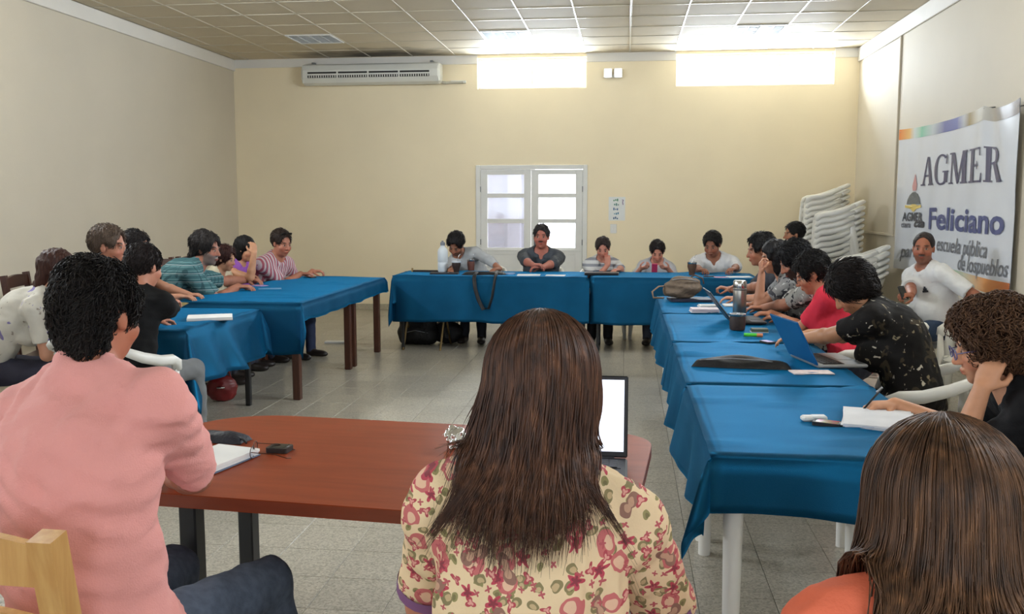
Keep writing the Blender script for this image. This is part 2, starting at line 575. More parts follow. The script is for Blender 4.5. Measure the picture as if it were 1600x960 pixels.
tag(rest.build('tile_field', M_ceil, ceiling), kind='stuff')

# recessed louvre light fittings (switched off)
M_louv = mat('louvre_aluminium', (205, 208, 210), 0.3, 0.04, 10, metal=0.2)
M_tubeglass = mat('fluorescent_tube', (235, 235, 230), 0.3, 0.02, 10)
M_box = mat('fitting_box', (150, 150, 150), 0.5, 0.04, 10)
flabel = ['recessed square ceiling light at the left near the air conditioner', 'recessed louvred ceiling light above the smaller clerestory window', 'recessed louvred ceiling light above the wider clerestory window']
for q in range(3):
    xa, xb, ya, yb = fixcells[q]
    cx, cy = (xa + xb) / 2, (ya + yb) / 2
    r = empty('ceiling_light', (cx, cy, CH), 0, flabel[q], 'ceiling light', 'recessed ceiling lights')
    h = min(xb - xa, yb - ya) / 2 - .013
    MB().box(-h, h, -h, h, .02, .028).build('housing', M_box, r)
    f = MB()
    f.box(-h, h, -h, -h + .02, -.008, .02, .002).box(-h, h, h - .02, h, -.008, .02, .002)
    f.box(-h, -h + .02, -h + .02, h - .02, -.008, .02, .002).box(h - .02, h, -h + .02, h - .02, -.008, .02, .002)
    f.build('frame', M_white, r)
    for k in range(1, 4):
        x = -h + 2 * h * k / 4
        MB().box(x - .006, x + .006, -h + .02, h - .02, -.006, .016, .001).build('louvre', M_louv, r)
    for k in range(1, 8):
        y = -h + 2 * h * k / 8
        MB().box(-h + .02, h - .02, y - .003, y + .003, -.003, .014).build('cross_blade', M_louv, r)
    for x in (-h * .75, -h * .25, h * .25, h * .75):
        MB().tube([(x, -h + .03, .014), (x, h - .03, .014)], .006, 8).build('tube', M_tubeglass, r)

# ================================================================== WALL OBJECTS
# air conditioner: long split unit hung under the ceiling
ac = empty('air_conditioner', (-3.6, BY, 3.22), 0, 'long white wall air conditioner beside the smaller clerestory window', 'air conditioner')
M_ac = mat('air_conditioner_shell', (222, 222, 214), 0.4, 0.03, 3)
M_dark = mat('dark_slot', (40, 38, 36), 0.7, 0.1, 10)
prof = [(0, .02), (-.10, 0), (-.18, .03), (-.225, .10), (-.225, .20), (-.20, .27), (-.17, .29), (0, .29)]
v, f = [], []
L2 = 1.0
for x, k in ((-L2, .9), (-L2 + .03, 1), (L2 - .03, 1), (L2, .9)):
    v += [(x, y * k if k < 1 else y, .145 + (z - .145) * k) for (y, z) in prof]
n = len(prof)
for i in range(3):
    for k in range(n):
        l = (k + 1) % n
        f.append((i * n + k, (i + 1) * n + k, (i + 1) * n + l, i * n + l))
f.append(tuple(range(n))); f.append(tuple(range(4 * n - 1, 3 * n - 1, -1)))
MB().add(v, f).build('body', M_ac, ac)
for k in range(4):
    x0 = -.90 + k * .445
    for zc, hh in ((.165, .012),):
        MB().box(x0, x0 + .42, -.231, -.22, zc - hh, zc + hh, .002).build('intake_slot', M_dark, ac)
    g = MB().box(x0, x0 + .42, -.229, -.22, .095, .130, .002).build('outlet_grille', M_dark, ac)
    for j in range(12):
        MB().box(x0 + .02 + j * .034, x0 + .034 + j * .034, -.236, -.22, .098, .127, .001).build('grille_fin', M_ac, g)
for s in (-1, 1):
    MB().box(s * .985 - .012 * (s > 0), s * .985 + .012 * (s < 0) + .004 * s, -.21, -.02, .03, .27, .01).build('end_cap', M_ac, ac)
    MB().box(s * .86 - .02, s * .86 + .02, -.10, 0, .289, .33, .003).build('bracket', M_steel, ac)
MB().tube([(1.0, -.05, .03), (1.06, -.05, .02), (1.12, -.02, .03), (1.3, -.02, .03)], .02, 8).build('pipe', mat('pipe_wrap', (190, 185, 170), .7), ac)
MB().box(1.12, 1.34, -.035, 0, .015, .055, .006).build('pipe_cover', M_ac, ac)

# emergency light with two lamps
em = empty('emergency_light', (-.2, BY, 3.27), 0, 'emergency light with two square white lamps between the clerestory windows', 'light')
M_lamp = mat('lamp_lens', (245, 246, 250), .2, .01, 5, emit=1.2)
MB().box(-.13, .13, -.03, 0, .01, .05, .006).build('bracket', M_white, em)
for s in (-1, 1):
    lh = MB().box(s * .07 - .058, s * .07 + .058, -.08, -.02, .0, .13, .02).build('lamp_head', M_white, em)
    MB().box(s * .07 - .05, s * .07 + .05, -.088, -.078, .008, .122, .02).build('lens', M_lamp, lh)

# poster with a column of coloured prints, and switch plate
po = empty('poster', (-.125, BY, 1.31), 0, 'small white poster with blue and green prints beside the door', 'poster')
MB().box(-.115, .115, -.004, 0, 0, .33).build('sheet', mat('poster_paper', (228, 230, 228), .6, .02), po)
cols = [(60, 130, 90), (50, 120, 110), (50, 100, 150), (60, 130, 160), (40, 90, 130)]
for k in range(5):
    z = .29 - k * .063
    mk = MB()
    dx = .01 * (k % 2)
    for q in range(3):
        mk.box(-.05 + q * .025 + dx, -.034 + q * .025 + dx, -.006, -.004, z - .02 + .006 * ((q + k) % 2), z + .008 * ((q + k) % 3 - 1) + .008)
    mk.build('print', mat('print_ink', cols[k], .7), po)
MB().tube([(.085, -.005, .22), (.078, -.005, .26), (.09, -.005, .285), (.07, -.005, .29)], .006, 6).build('print', mat('print_ink', (120, 90, 130), .7), po)
sw = empty('light_switch', (-.17, BY, 1.13), 0, 'pale switch plate under the small poster', 'switch')
MB().box(-.045, .045, -.01, 0, 0, .13, .004).build('plate', M_white, sw)
for x in (-.015, .015):
    MB().box(x - .01, x + .01, -.014, -.009, .045, .085, .002).build('rocker', M_plastic, sw)

# ------------------------------------------------------------------ banner
def text_mesh(name, txt, size, m, parent, mapping, bold=0.0, shear=0.0, width=None, space=1.0):
    cu = bpy.data.curves.new(name, 'FONT')
    cu.body, cu.size, cu.offset, cu.shear, cu.space_character = txt, size, bold, shear, space
    cu.resolution_u = 3
    tmp = bpy.data.objects.new(name, cu)
    COL.objects.link(tmp)
    dg = bpy.context.evaluated_depsgraph_get()
    me = bpy.data.meshes.new_from_object(tmp.evaluated_get(dg))
    bpy.data.objects.remove(tmp, do_unlink=True)
    bm_ = bmesh.new(); bm_.from_mesh(me)
    bmesh.ops.triangulate(bm_, faces=bm_.faces)
    for _ in range(3):
        long_ = [e for e in bm_.edges if e.calc_length() > size * .12]
        if not long_: break
        bmesh.ops.subdivide_edges(bm_, edges=long_, cuts=1)
        bmesh.ops.triangulate(bm_, faces=bm_.faces)
    bm_.to_mesh(me); bm_.free()
    n = len(me.vertices)
    co = np.empty(n * 3); me.vertices.foreach_get('co', co); co = co.reshape(-1, 3)
    if width:
        co[:, 0] *= width / (co[:, 0].max() - co[:, 0].min())
    out = np.array([mapping(a, b) for a, b, _ in co])
    me.vertices.foreach_set('co', out.ravel())
    me.materials.clear(); me.materials.append(m)
    me.update()
    return link_mesh(name, me, m, parent)

BL, BR_, BB, BT = 11.0, 7.78, .82, 2.37        # banner: far end, near end (along the wall), bottom, top
BW, BH = BL - BR_, BT - BB
def bsurf(u, w, off=0.0):
    """Banner surface: u metres from its far end, w metres above its lower edge; sags and ripples off the wall."""
    a, b = u / BW, w / BH
    d = 0.055 + .006 * math.sin(u * 5.1 + b * 2.0) * (1 - .5 * b) + .003 * math.sin(u * 11.7 - b * 3.1)
    t = (a - .80) + .10 * (1 - b)                                   # crease running down from a fixing point
    d += .028 * math.exp(-(t / .05) ** 2) * max(0, b - .55) * 2.2
    t2 = (a - .93) * 1.2 + .20 * (b - .78)
    d += .045 * math.exp(-(t2 / .06) ** 2) * max(0, b - .45) * 1.8
    sag = -.035 * (math.sin(math.pi * min(1, a / .80)) if a < .8 else math.sin(math.pi * (a - .8) / .2) * 1.3) * b ** 3
    low = .02 * math.sin(a * 5) * (1 - b) - .0
    return (RX - d - off, BL - u, BB + w + sag + low)
ban = empty('banner', (0, 0, 0), 0, 'large white vinyl union banner hanging on the right wall', 'banner')
def banner_mat():
    m = mat('banner_vinyl', (212, 217, 226), 0.22, 0.02, 2, spec=0.6)
    return m
M_vin = banner_mat()
sh = MB()
NU, NV = 96, 40
sh.grid(lambda s, t: bsurf(s * BW, t * BH), NU, NV)
sh.grid(lambda s, t: bsurf(BW - s * BW, t * BH, -.004), NU, NV)
sh.build('sheet', M_vin, ban, smooth=True)
def rainbow(name, stops):
    m = bpy.data.materials.new(name)
    m.use_nodes = True
    nt = m.node_tree
    p = nt.nodes['Principled BSDF']
    tc = nt.nodes.new('ShaderNodeTexCoord')
    sp = nt.nodes.new('ShaderNodeSeparateXYZ')
    nt.links.new(tc.outputs['Object'], sp.inputs[0])
    mr = nt.nodes.new('ShaderNodeMapRange')
    mr.inputs['From Min'].default_value, mr.inputs['From Max'].default_value = BL, BR_
    nt.links.new(sp.outputs['Y'], mr.inputs['Value'])
    r = nt.nodes.new('ShaderNodeValToRGB')
    e = r.color_ramp.elements
    e[0].position, e[0].color = stops[0][0], lin(stops[0][1])
    e[1].position, e[1].color = stops[-1][0], lin(stops[-1][1])
    for s, c in stops[1:-1]:
        k = e.new(s); k.color = lin(c)
    nt.links.new(mr.outputs[0], r.inputs[0])
    nt.links.new(r.outputs[0], p.inputs['Base Color'])
    p.inputs['Roughness'].default_value = .25
    return m
MB().grid(lambda s, t: bsurf(s * BW, BH - .115 + t * .115, .003), 90, 4).build('colour_stripe', rainbow('banner_upper_stripe',
    [(0, (225, 120, 50)), (.12, (225, 175, 100)), (.17, (205, 215, 215)), (.25, (110, 190, 165)), (.36, (190, 200, 205)), (.47, (85, 95, 160)), (.57, (90, 105, 175)), (.63, (175, 180, 190)), (.67, (140, 120, 70)), (.75, (200, 200, 195)), (1.0, (110, 95, 85))]), ban, smooth=True)
MB().grid(lambda s, t: bsurf(s * BW, t * .115, .003), 90, 4).build('colour_stripe', rainbow('banner_lower_stripe',
    [(0, (222, 226, 232)), (.45, (212, 217, 226)), (.55, (120, 190, 165)), (.68, (205, 205, 180)), (.85, (225, 150, 80)), (1, (205, 110, 55))]), ban, smooth=True)
M_ink = mat('banner_navy_ink', (62, 62, 98), .35, .05, 5)
M_ink2 = mat('banner_blue_ink', (66, 76, 128), .35, .05, 5)
M_grey = mat('banner_grey_ink', (110, 112, 120), .4, .05, 5)
def bmap(u0, w0, slope=0.0):
    return lambda a, b: bsurf(u0 + a, w0 + b + a * slope, .007)
# serif capitals drawn as polygons: (letter width, list of polygons)
def serif(x, y, w=.30, h=.055):
    return [(x - w / 2, y), (x + w / 2, y), (x + w / 2, y + h), (x - w / 2, y + h)]
def arc(cx, cy, rx, ry, a0, a1, t0, n=18):
    o = []
    for k in range(n + 1):
        a = math.radians(a0 + (a1 - a0) * k / n)
        o.append((cx + rx * math.cos(a), cy + ry * math.sin(a)))
    for k in range(n, -1, -1):
        a = math.radians(a0 + (a1 - a0) * k / n)
        o.append((cx + (rx - t0 * abs(math.cos(a)) - .06) * math.cos(a), cy + (ry - .07) * math.sin(a)))
    return o
GL = {
 'A': (.86, [[(.10, .05), (.20, .05), (.44, 1.0), (.38, 1.0)], [(.56, .05), (.78, .05), (.50, 1.0), (.38, 1.0)], [(.2, .30), (.62, .30), (.62, .37), (.22, .37)], serif(.13, 0, .28), serif(.68, 0, .36)]),
 'G': (.88, [arc(.46, .5, .42, .52, 50, 318, .12), [(.62, .12), (.80, .06), (.80, .42), (.62, .42)], serif(.70, .40, .32), [(.70, .68), (.77, .68), (.77, 1.0), (.73, 1.0)]]),
 'M': (1.08, [[(.12, .05), (.19, .05), (.19, .98), (.12, .98)], [(.12, 1.0), (.32, 1.0), (.60, .10), (.50, 0.0)], [(.50, 0), (.57, 0), (.88, 1.0), (.78, 1.0)], [(.76, .05), (.97, .05), (.97, .98), (.76, .98)], serif(.15, 0, .26), serif(.87, 0, .36), serif(.15, .95, .24), serif(.91, .95, .26)]),
 'E': (.80, [[(.14, .05), (.34, .05), (.34, .98), (.14, .98)], [(.06, 0), (.74, 0), (.74, .06), (.06, .06)], [(.06, .95), (.70, .95), (.70, 1.0), (.06, 1.0)], [(.3, .47), (.56, .47), (.56, .53), (.3, .53)], [(.68, 0), (.74, 0), (.77, .26), (.73, .26)], [(.66, 1.0), (.70, 1.0), (.72, .76), (.68, .76)], [(.53, .38), (.57, .38), (.57, .62), (.53, .62)]]),
 'R': (.92, [[(.14, .05), (.34, .05), (.34, .98), (.14, .98)], serif(.24, 0, .38), [(.06, .95), (.45, .95), (.45, 1.0), (.06, 1.0)], arc(.42, .75, .32, .25, -90, 90, .12), [(.3, .50), (.45, .50), (.45, .56), (.3, .56)], [(.44, .52), (.62, .52), (.86, .05), (.64, .05)], serif(.78, 0, .26)]),
}
def word(txt, u0, w0, hgt, width, m, slope=0.0):
    tot = sum(GL[c][0] for c in txt)
    sx = width / tot
    x = 0
    for c in txt:
        mb = MB()
        for q, poly in enumerate(GL[c][1]):
            n = len(poly)
            bs_ = lambda a, b: bsurf(u0 + (x + a) * sx, w0 + b * hgt + (x + a) * sx * slope, .006 + .0004 * q)
            vs = [bs_(a, b) for a, b in poly]
            if n == 4:
                (ax_, ay_), (bx_, by_), (cx_, cy_), (dx_, dy_) = poly
                mb.grid(lambda s_, t_: bs_((ax_ * (1 - s_) + bx_ * s_) * (1 - t_) + (dx_ * (1 - s_) + cx_ * s_) * t_, (ay_ * (1 - s_) + by_ * s_) * (1 - t_) + (dy_ * (1 - s_) + cy_ * s_) * t_), 5, 8)
            elif n > 12:      # arcs as quad strips
                h = n // 2
                mb.add(vs, [(k, k + 1, n - 2 - k, n - 1 - k) for k in range(h - 1)])
            else:
                mb.add(vs, [tuple(range(n))])
        mb.build('letter', m, ban)
        x += GL[c][0]
def b_uw(px, py):
    q = on_x(px, py, RX - .04)
    return BL - q.y, q.z - BB
u0, w0 = b_uw(1442, 291); u1, w1 = b_uw(1571, 281); uh, wh = b_uw(1442, 257)
word('AGMER', u0, w0, .30, u1 - u0, M_ink, (w1 - w0) / (u1 - u0))
u0, w0 = b_uw(1453, 359); u1, w1 = b_uw(1570, 363)
text_mesh('lettering', 'Feliciano', .30, M_ink2, ban, bmap(u0, w0, (w1 - w0) / (u1 - u0)), bold=.008, width=u1 - u0)
u0, w0 = b_uw(1466, 393); u1, w1 = b_uw(1545, 401)
text_mesh('lettering', 'escuela pública', .2, M_grey, ban, bmap(u0, w0, (w1 - w0) / (u1 - u0)), bold=.002, shear=.25, width=u1 - u0)
u0, w0 = b_uw(1410, 403); u1, w1 = b_uw(1436, 405)
text_mesh('lettering', 'para', .2, M_grey, ban, bmap(u0, w0, (w1 - w0) / (u1 - u0)), bold=.002, shear=.25, width=u1 - u0)
u0, w0 = b_uw(1497, 421); u1, w1 = b_uw(1576, 430)
text_mesh('lettering', 'de lospueblos', .2, M_grey, ban, bmap(u0, w0, (w1 - w0) / (u1 - u0)), bold=.002, shear=.25, width=u1 - u0)
# emblem: flame, dark dome, yellow open book and small lettering
u0, w0 = b_uw(1414, 346); u1, w1 = b_uw(1444, 345)
text_mesh('lettering', 'AGMER', .13, mat('emblem_ink', (70, 74, 84), .4), ban, bmap(u0, w0, 0), bold=.004, width=u1 - u0)
u0, w0 = b_uw(1412, 356); u1, w1 = b_uw(1425, 356)
text_mesh('lettering', 'ctera', .09, M_grey, ban, bmap(u0, w0, 0), bold=.003, width=u1 - u0)
u0, w0 = b_uw(1430, 356); u1, w1 = b_uw(1446, 355)
text_mesh('lettering', 'cta', .12, mat('emblem_ink', (60, 62, 70), .4), ban, bmap(u0, w0, 0), bold=.006, shear=.3, width=u1 - u0)
uc, wc = b_uw(1430, 318)
k_ = (b_uw(1442, 318)[0] - uc) / 12.0
M_em = mat('emblem_grey', (95, 100, 104), .4, .3, 60)
M_ey = mat('emblem_yellow', (222, 196, 110), .4, .05, 10)
M_er = mat('emblem_flame', (205, 150, 150), .4, .05, 10)
def patch(name, pts, m, off=.005):
    vs = [bsurf(uc + a * k_, wc + b * .0072, off) for a, b in pts]
    cen = bsurf(uc + sum(a for a, _ in pts) / len(pts) * k_, wc + sum(b for _, b in pts) / len(pts) * .0072, off)
    n = len(pts)
    MB().add(vs + [cen], [(i, (i + 1) % n, n) for i in range(n)]).build(name, m, ban)
patch('emblem_dome', [(-11, -2), (11, -2), (9, 7), (6, 13), (2, 16), (-3, 16), (-7, 12), (-10, 5)], M_em)
patch('emblem_book', [(-13, -3), (-7, -4), (0, -1), (7, -4), (12, -3), (12, -7), (5, -9), (0, -14), (-5, -9), (-13, -7)], M_ey, .006)
patch('emblem_flame', [(-3, 18), (3, 18), (4, 26), (2, 36), (0, 44), (-2, 34), (-4, 25)], M_er)
for (a, b) in ((BW - .03, BH - .06), (.04, BH - .03), (BW * .8, BH - .02)):
    q = bsurf(a, b)
    MB().tube([(RX, q[1], q[2] + .01), (q[0] - .004, q[1], q[2])], .006, 6).build('fixing', M_steel, ban)

# ================================================================== TABLES AND CLOTHS
def cloth_mat(name, a, b):
    m = mat(name, a, 0.6, 0.1, 5.0, 0.3, 420, spec=0.08, rgb2=b, sheen=0.5)
    nt = m.node_tree
    p = nt.nodes['Principled BSDF']
    # the synthetic fibre has a soft blue gloss of its own
    g = nt.nodes.new('ShaderNodeBsdfGlossy')
    g.inputs['Color'].default_value = lin((40, 190, 255))
    g.inputs['Roughness'].default_value = 0.42
    mx = nt.nodes.new('ShaderNodeMixShader'); mx.inputs[0].default_value = 0.075
    nt.links.new(p.outputs[0], mx.inputs[1]); nt.links.new(g.outputs[0], mx.inputs[2])
    nt.links.new(mx.outputs[0], nt.nodes['Material Output'].inputs[0])
    p.inputs['Sheen Roughness'].default_value = 0.35
    p.inputs['Sheen Tint'].default_value = lin((20, 180, 255))
    return m
M_cloth = cloth_mat('blue_cloth', (5, 44, 70), (8, 54, 84))

def noise1(seed):
    rr = random.Random(seed)
    w = [(rr.uniform(3, 8), rr.uniform(0, 6.28), 1.0), (rr.uniform(9, 15), rr.uniform(0, 6.28), .6), (rr.uniform(18, 26), rr.uniform(0, 6.28), .3)]
    return lambda s: sum(a * math.sin(f_ * s + p_) for f_, p_, a in w) / 1.9

def tablecloth(x0, x1, y0, y1, z, ov, label, seed, flare=.10, amp=.16, corner=.34, R=.04, step=.03, rot=0, group=None):
    """Cloth laid over a table top; ov = overhang (left, right, near, far); skirts hang in folds, corners hang in points."""
    ol, orr, on, of = ov
    nz = noise1(seed); n2 = noise1(seed + 50)
    def axis(a, b, o0, o1):
        vals = [a - o0 + k * (o0 / max(1, round(o0 / step))) for k in range(max(1, round(o0 / step)))]
        m_ = max(2, round((b - a) / .05))
        vals += [a + (b - a) * k / m_ for k in range(m_ + 1)]
        vals += [b + (k + 1) * (o1 / max(1, round(o1 / step))) for k in range(max(1, round(o1 / step)))]
        return vals
    U, V = axis(x0, x1, ol, orr), axis(y0, y1, on, of)
    rr = random.Random(seed)
    creases = [(rr.uniform(y0, y1), rr.uniform(-.25, .25), rr.uniform(.010, .022), rr.uniform(x0, x1), rr.uniform(.12, .4)) for _ in range(13)]
    def top(u, v):
        h = .0015 * math.sin(u * 9 + seed) * math.sin(v * 7 + seed * 2)
        for (c, sl, wd, xc, ln) in creases:
            t = (v - c - sl * (u - xc)) / wd
            h += .011 * math.exp(-t * t) * math.exp(-((u - xc) / ln) ** 2)
        return z + .004 + max(0, h)
    def drop(d):
        return 0 if d <= 0 else (R * (1 - math.cos(min(d / R, math.pi / 2))) + max(0, d - R * math.pi / 2))
    def outw(d):
        return R * math.sin(min(d / R, math.pi / 2)) if d > 0 else 0
    verts = []
    for v in V:
        for u in U:
            sx = -1 if u < x0 else (1 if u > x1 else 0)
            sy = -1 if v < y0 else (1 if v > y1 else 0)
            du = (x0 - u) if sx < 0 else (u - x1 if sx > 0 else 0)
            dv = (y0 - v) if sy < 0 else (v - y1 if sy > 0 else 0)
            if not sx and not sy:
                verts.append((u, v, top(u, v))); continue
            if sx and sy:
                r_ = math.hypot(du, dv); ph = math.atan2(dv, du)
                c = Vector((x0 if sx < 0 else x1, y0 if sy < 0 else y1))
                s = c.x + c.y
                b_ = outw(r_) - R + r_ * (flare * .6 + amp * .5 * nz(s)) + r_ * corner * math.sin(2 * ph) ** 2 * (.75 + .25 * math.cos(6 * ph)) + .004
                px, py = c.x + sx * b_ * math.cos(ph), c.y + sy * b_ * math.sin(ph)
                verts.append((px, py, z + .004 - drop(r_) * .97))
            else:
                d = du or dv
                s = (v + (x0 if sx < 0 else x1)) if sx else (u + (y0 if sy < 0 else y1))
                b_ = outw(d) - R + d * (flare * .6 + amp * .5 * nz(s)) + .004
                zz = (top(u, v) if d < .02 else z + .004) - drop(d) + .012 * n2(s) * min(1, d / .2)
                verts.append(((x0 if sx < 0 else x1) + sx * b_, v, zz) if sx else (u, (y0 if sy < 0 else y1) + sy * b_, zz))
    nu = len(U)
    faces = [(j * nu + i, j * nu + i + 1, (j + 1) * nu + i + 1, (j + 1) * nu + i) for j in range(len(V) - 1) for i in range(nu - 1)]
    cx, cy = (x0 + x1) / 2, (y0 + y1) / 2
    verts = [(a - cx, b - cy, c) for a, b, c in verts]
    o = MB().add(verts, faces).build('tablecloth', M_cloth, smooth=True)
    o.location = (cx, cy, 0)
    o.rotation_euler[2] = rot
    so = o.modifiers.new('thickness', 'SOLIDIFY'); so.thickness = .003; so.offset = 1
    return tag(o, label, 'tablecloth', group or 'blue tablecloths')

M_dwood = mat('dark_brown_wood', (72, 38, 22), .4, .25, 6, .2, 60, stretch=(12, 12, 1))
M_bmetal = mat('black_metal_leg', (22, 22, 24), .4, .1, 8)
def table(x0, x1, y0, y1, z, mtop, mleg, label, leg=.05, legs=None, thick=.03, apron=True, rot=0, round_leg=False, name='table'):
    cx, cy = (x0 + x1) / 2, (y0 + y1) / 2
    r = empty(name, (cx, cy, 0), rot, label, 'table')
    a, b = (x1 - x0) / 2 - .006, (y1 - y0) / 2 - .006
    MB().prism(rounded_rect(-a, a, -b, b, .03), z - thick, z - .001).build('tabletop', mtop, r)
    if apron:
        MB().box(-a + .05, a - .05, -b + .05, -b + .07, z - thick - .07, z - thick).box(-a + .05, a - .05, b - .07, b - .05, z - thick - .07, z - thick).box(
            -a + .05, -a + .07, -b + .07, b - .07, z - thick - .07, z - thick).box(a - .07, a - .05, -b + .07, b - .07, z - thick - .07, z - thick).build('apron', mleg, r)
    for (lx, ly) in (legs or [(-a + .06, -b + .06), (a - .06, -b + .06), (-a + .06, b - .06), (a - .06, b - .06)]):
        if round_leg:
            MB().tube([(lx, ly, 0), (lx, ly, z - thick)], [leg * .42, leg * .58], 10).build('leg', mleg, r, auto=50)
        else:
            MB().box(lx - leg / 2, lx + leg / 2, ly - leg / 2, ly + leg / 2, 0, z - thick, .005).build('leg', mleg, r)
    return r

# left: far dark wooden table (two units) and near metal-legged table
ZL, ZN, ZR, ZB = .775, .735, .74, .79
table(-3.52, -2.50, 6.92, 8.42, ZL, M_dwood, M_dwood, 'dark wooden table under blue cloth in front of the man in the teal shirt', .06)
table(-3.52, -2.50, 8.44, 9.44, ZL, M_dwood, M_dwood, 'dark wooden table under blue cloth beside the long back table', .06)
tablecloth(-3.54, -2.49, 6.90, 9.45, ZL, (.2, .17, .42, .05), 'blue cloth on the wooden left-hand tables, hanging in a point at its near corner', 3, corner=.30)
table(-3.58, -2.80, 5.62, 6.80, ZN, M_dwood, M_bmetal, 'black-legged table under blue cloth by the man in black', .04)
tablecloth(-3.60, -2.79, 5.60, 6.81, ZN, (.2, .36, .40, .2), 'blue cloth on the table by the man in black', 11, flare=.5, amp=.5, corner=.3)
# back row
table(-2.40, -.38, 9.50, 10.26, ZB, M_dwood, M_bmetal, 'long back table under blue cloth before the two men by the glazed doors', .03)
table(-.34, 1.32, 9.50, 10.26, ZB, M_dwood, M_bmetal, 'long back table under blue cloth before the people right of the doors', .03)
tablecloth(-2.42, -.36, 9.48, 10.28, ZB, (.28, .01, .50, .2), 'deep blue cloth on the back table with a dark bag strap hanging over it', 21, flare=.08, amp=.16, corner=.12)
tablecloth(-.35, 1.34, 9.48, 10.28, ZB + .002, (.01, .2, .50, .2), 'deep blue cloth on the back table in front of the person with a phone', 27, flare=.08, amp=.16, corner=.12)
# right row of white plastic tables
RT = [(2.97, 4.12), (4.16, 5.40), (5.44, 6.82), (6.86, 8.15)]
rl = ['white plastic table under blue cloth nearest the camera on the right', 'white plastic table under blue cloth holding the open laptop with blue lid',
      'white plastic table under blue cloth holding the steel flask', 'white plastic table under blue cloth holding the brown bag']
cl = ['blue cloth nearest the camera, its corner hanging in a long point', 'blue cloth under the blue-lidded laptop and black sleeve',
      'blue cloth under the steel flask and mate cup', 'blue cloth under the brown bag at the far end of the right row']
for k, (a, b) in enumerate(RT):
    table(.30, 1.06, a, b, ZR, M_plastic, M_plastic, rl[k], .062, apron=True, round_leg=True)
    tablecloth(.28, 1.08, a - .015, b + .012, ZR + .001 * (3 - k), (.29, .22, .21 if k == 0 else .02, .02), cl[k], 31 + 7 * k, flare=.22, amp=.30, corner=.5 if k == 0 else .12)

# brown conference table in the foreground
M_cherry = mat('cherry_laminate', (132, 56, 26), .36, .12, 3, .04, 80, stretch=(1.2, 9, 9), rgb2=(148, 66, 34), spec=.2)
M_cherry2 = mat('cherry_edge', (122, 56, 32), .35, .1, 4, stretch=(1.2, 9, 9))
ct = empty('conference_table', (-.76, 2.80, 0), math.radians(-5.0), 'reddish brown conference table with rounded corners in the foreground', 'table')
poly = rounded_rect(-.83, .83, -.475, .475, [.16, .30, .10, .16], 10)
MB().prism(poly, .712, .750).build('tabletop', M_cherry, ct)
MB().prism([(x * 1.001, y * 1.001) for x, y in poly], .714, .747).build('edge_band', M_cherry2, ct)
for lx, ly in ((-.50, -.28), (-.76, -.30), (.62, -.28), (.62, .28), (-.6, .25)):
    MB().box(lx - .028, lx + .028, ly - .028, ly + .028, 0, .712, .005).build('leg', M_bmetal, ct)

# ================================================================== CHAIRS
M_pl_g = mat('plastic_chair_white', (228, 227, 222), .38, .03, 5)
def plastic_chair_parts():
    """White one-piece plastic armchair, split into its seat, slatted back, arms and legs; faces +Y."""
    r = empty('plastic_chair')
    W = .25
    def seatf(s, t):
        x = (s - .5) * 2 * (W - .02 - .02 * (1 - t)); y = -.20 + .42 * t
        z = .435 - .018 * (1 - (2 * s - 1) ** 2) - .02 * (1 - t) - (.03 * max(0, t - .85) / .15)
        return x, y, z
    mb = MB()
    mb.grid(seatf, 8, 8)
    mb.grid(lambda s, t: tuple(np.array(seatf(1 - s, t)) - np.array((0, 0, .012))), 8, 8)
    mb.build('seat', M_pl_g, r, smooth=True)
    # backrest: curved shell with slots between vertical slats
    def back(a, z):       # a in -1..1 across
        lean = (z - .42) * .28
        return ((.215 + .03 * (z - .42)) * math.sin(a * 1.15) / math.sin(1.15), -.20 - lean + .16 * (1 - math.cos(a * 1.15)) , z)
    for k in range(7):
        a0, a1 = -.84 + k * .235, -.84 + k * .235 + .195
        m_ = MB()
        zt = lambda a: .80 - .05 * a * a
        m_.grid(lambda s, t: back(a0 + (a1 - a0) * s, .47 + (zt(a0 + (a1 - a0) * s) - .05 - .47) * t), 2, 4)
        m_.grid(lambda s, t: tuple(np.array(back(a1 - (a1 - a0) * s, .47 + (zt(a1 - (a1 - a0) * s) - .05 - .47) * t)) - np.array((0, .008, 0))), 2, 4)
        m_.build('back_slat', M_pl_g, r, smooth=True)
    m_ = MB()
    m_.tube([Vector(back(a, .80 - .05 * a * a)) for a in [x / 8 for x in range(-8, 9)]], .030, 8, flat=.8)
    m_.build('back_rail', M_pl_g, r, smooth=True)
    MB().tube([Vector(back(a, .465)) for a in [x / 6 for x in range(-5, 6)]], .022, 8, flat=.5).build('lower_rail', M_pl_g, r, smooth=True)
    for s in (-1, 1):
        p = [Vector(back(s * 1.0, .752)), Vector((s * .262, -.06, .69)), Vector((s * .282, .06, .655)), Vector((s * .285, .16, .645)), Vector((s * .28, .205, .625)), Vector((s * .272, .22, .58))]
        MB().tube(p, [.026, .034, .036, .036, .034, .030], 8, flat=.9).build('armrest', M_pl_g, r, smooth=True)
        MB().tube([Vector((s * .272, .22, .59)), Vector((s * .262, .215, .43)), Vector((s * .268, .225, .22)), Vector((s * .275, .24, 0))], [.030, .046, .040, .030], 8, flat=.45).build('leg', M_pl_g, r, smooth=True)
        MB().tube([Vector(back(s * .93, .62)), Vector((s * .235, -.19, .45)), Vector((s * .25, -.235, .22)), Vector((s * .265, -.27, 0))], [.024, .046, .040, .030], 8, flat=.45).build('leg', M_pl_g, r, smooth=True)
        MB().box(s * .245 - .008, s * .245 + .008, -.19, .21, .385, .43, .004).build('side_rail', M_pl_g, r)
    return r
CH_PL = plastic_chair_parts()
_first_plastic = [True]
def plastic_chair(x, y, deg, label, group, z=0.0):
    """deg = direction the chair faces."""
    o = CH_PL if _first_plastic[0] else copy_tree(CH_PL)
    _first_plastic[0] = False
    o.location = (x, y, z)
    o.rotation_euler = (0, 0, math.radians(deg - 90))
    return tag(o, label, 'chair', group)

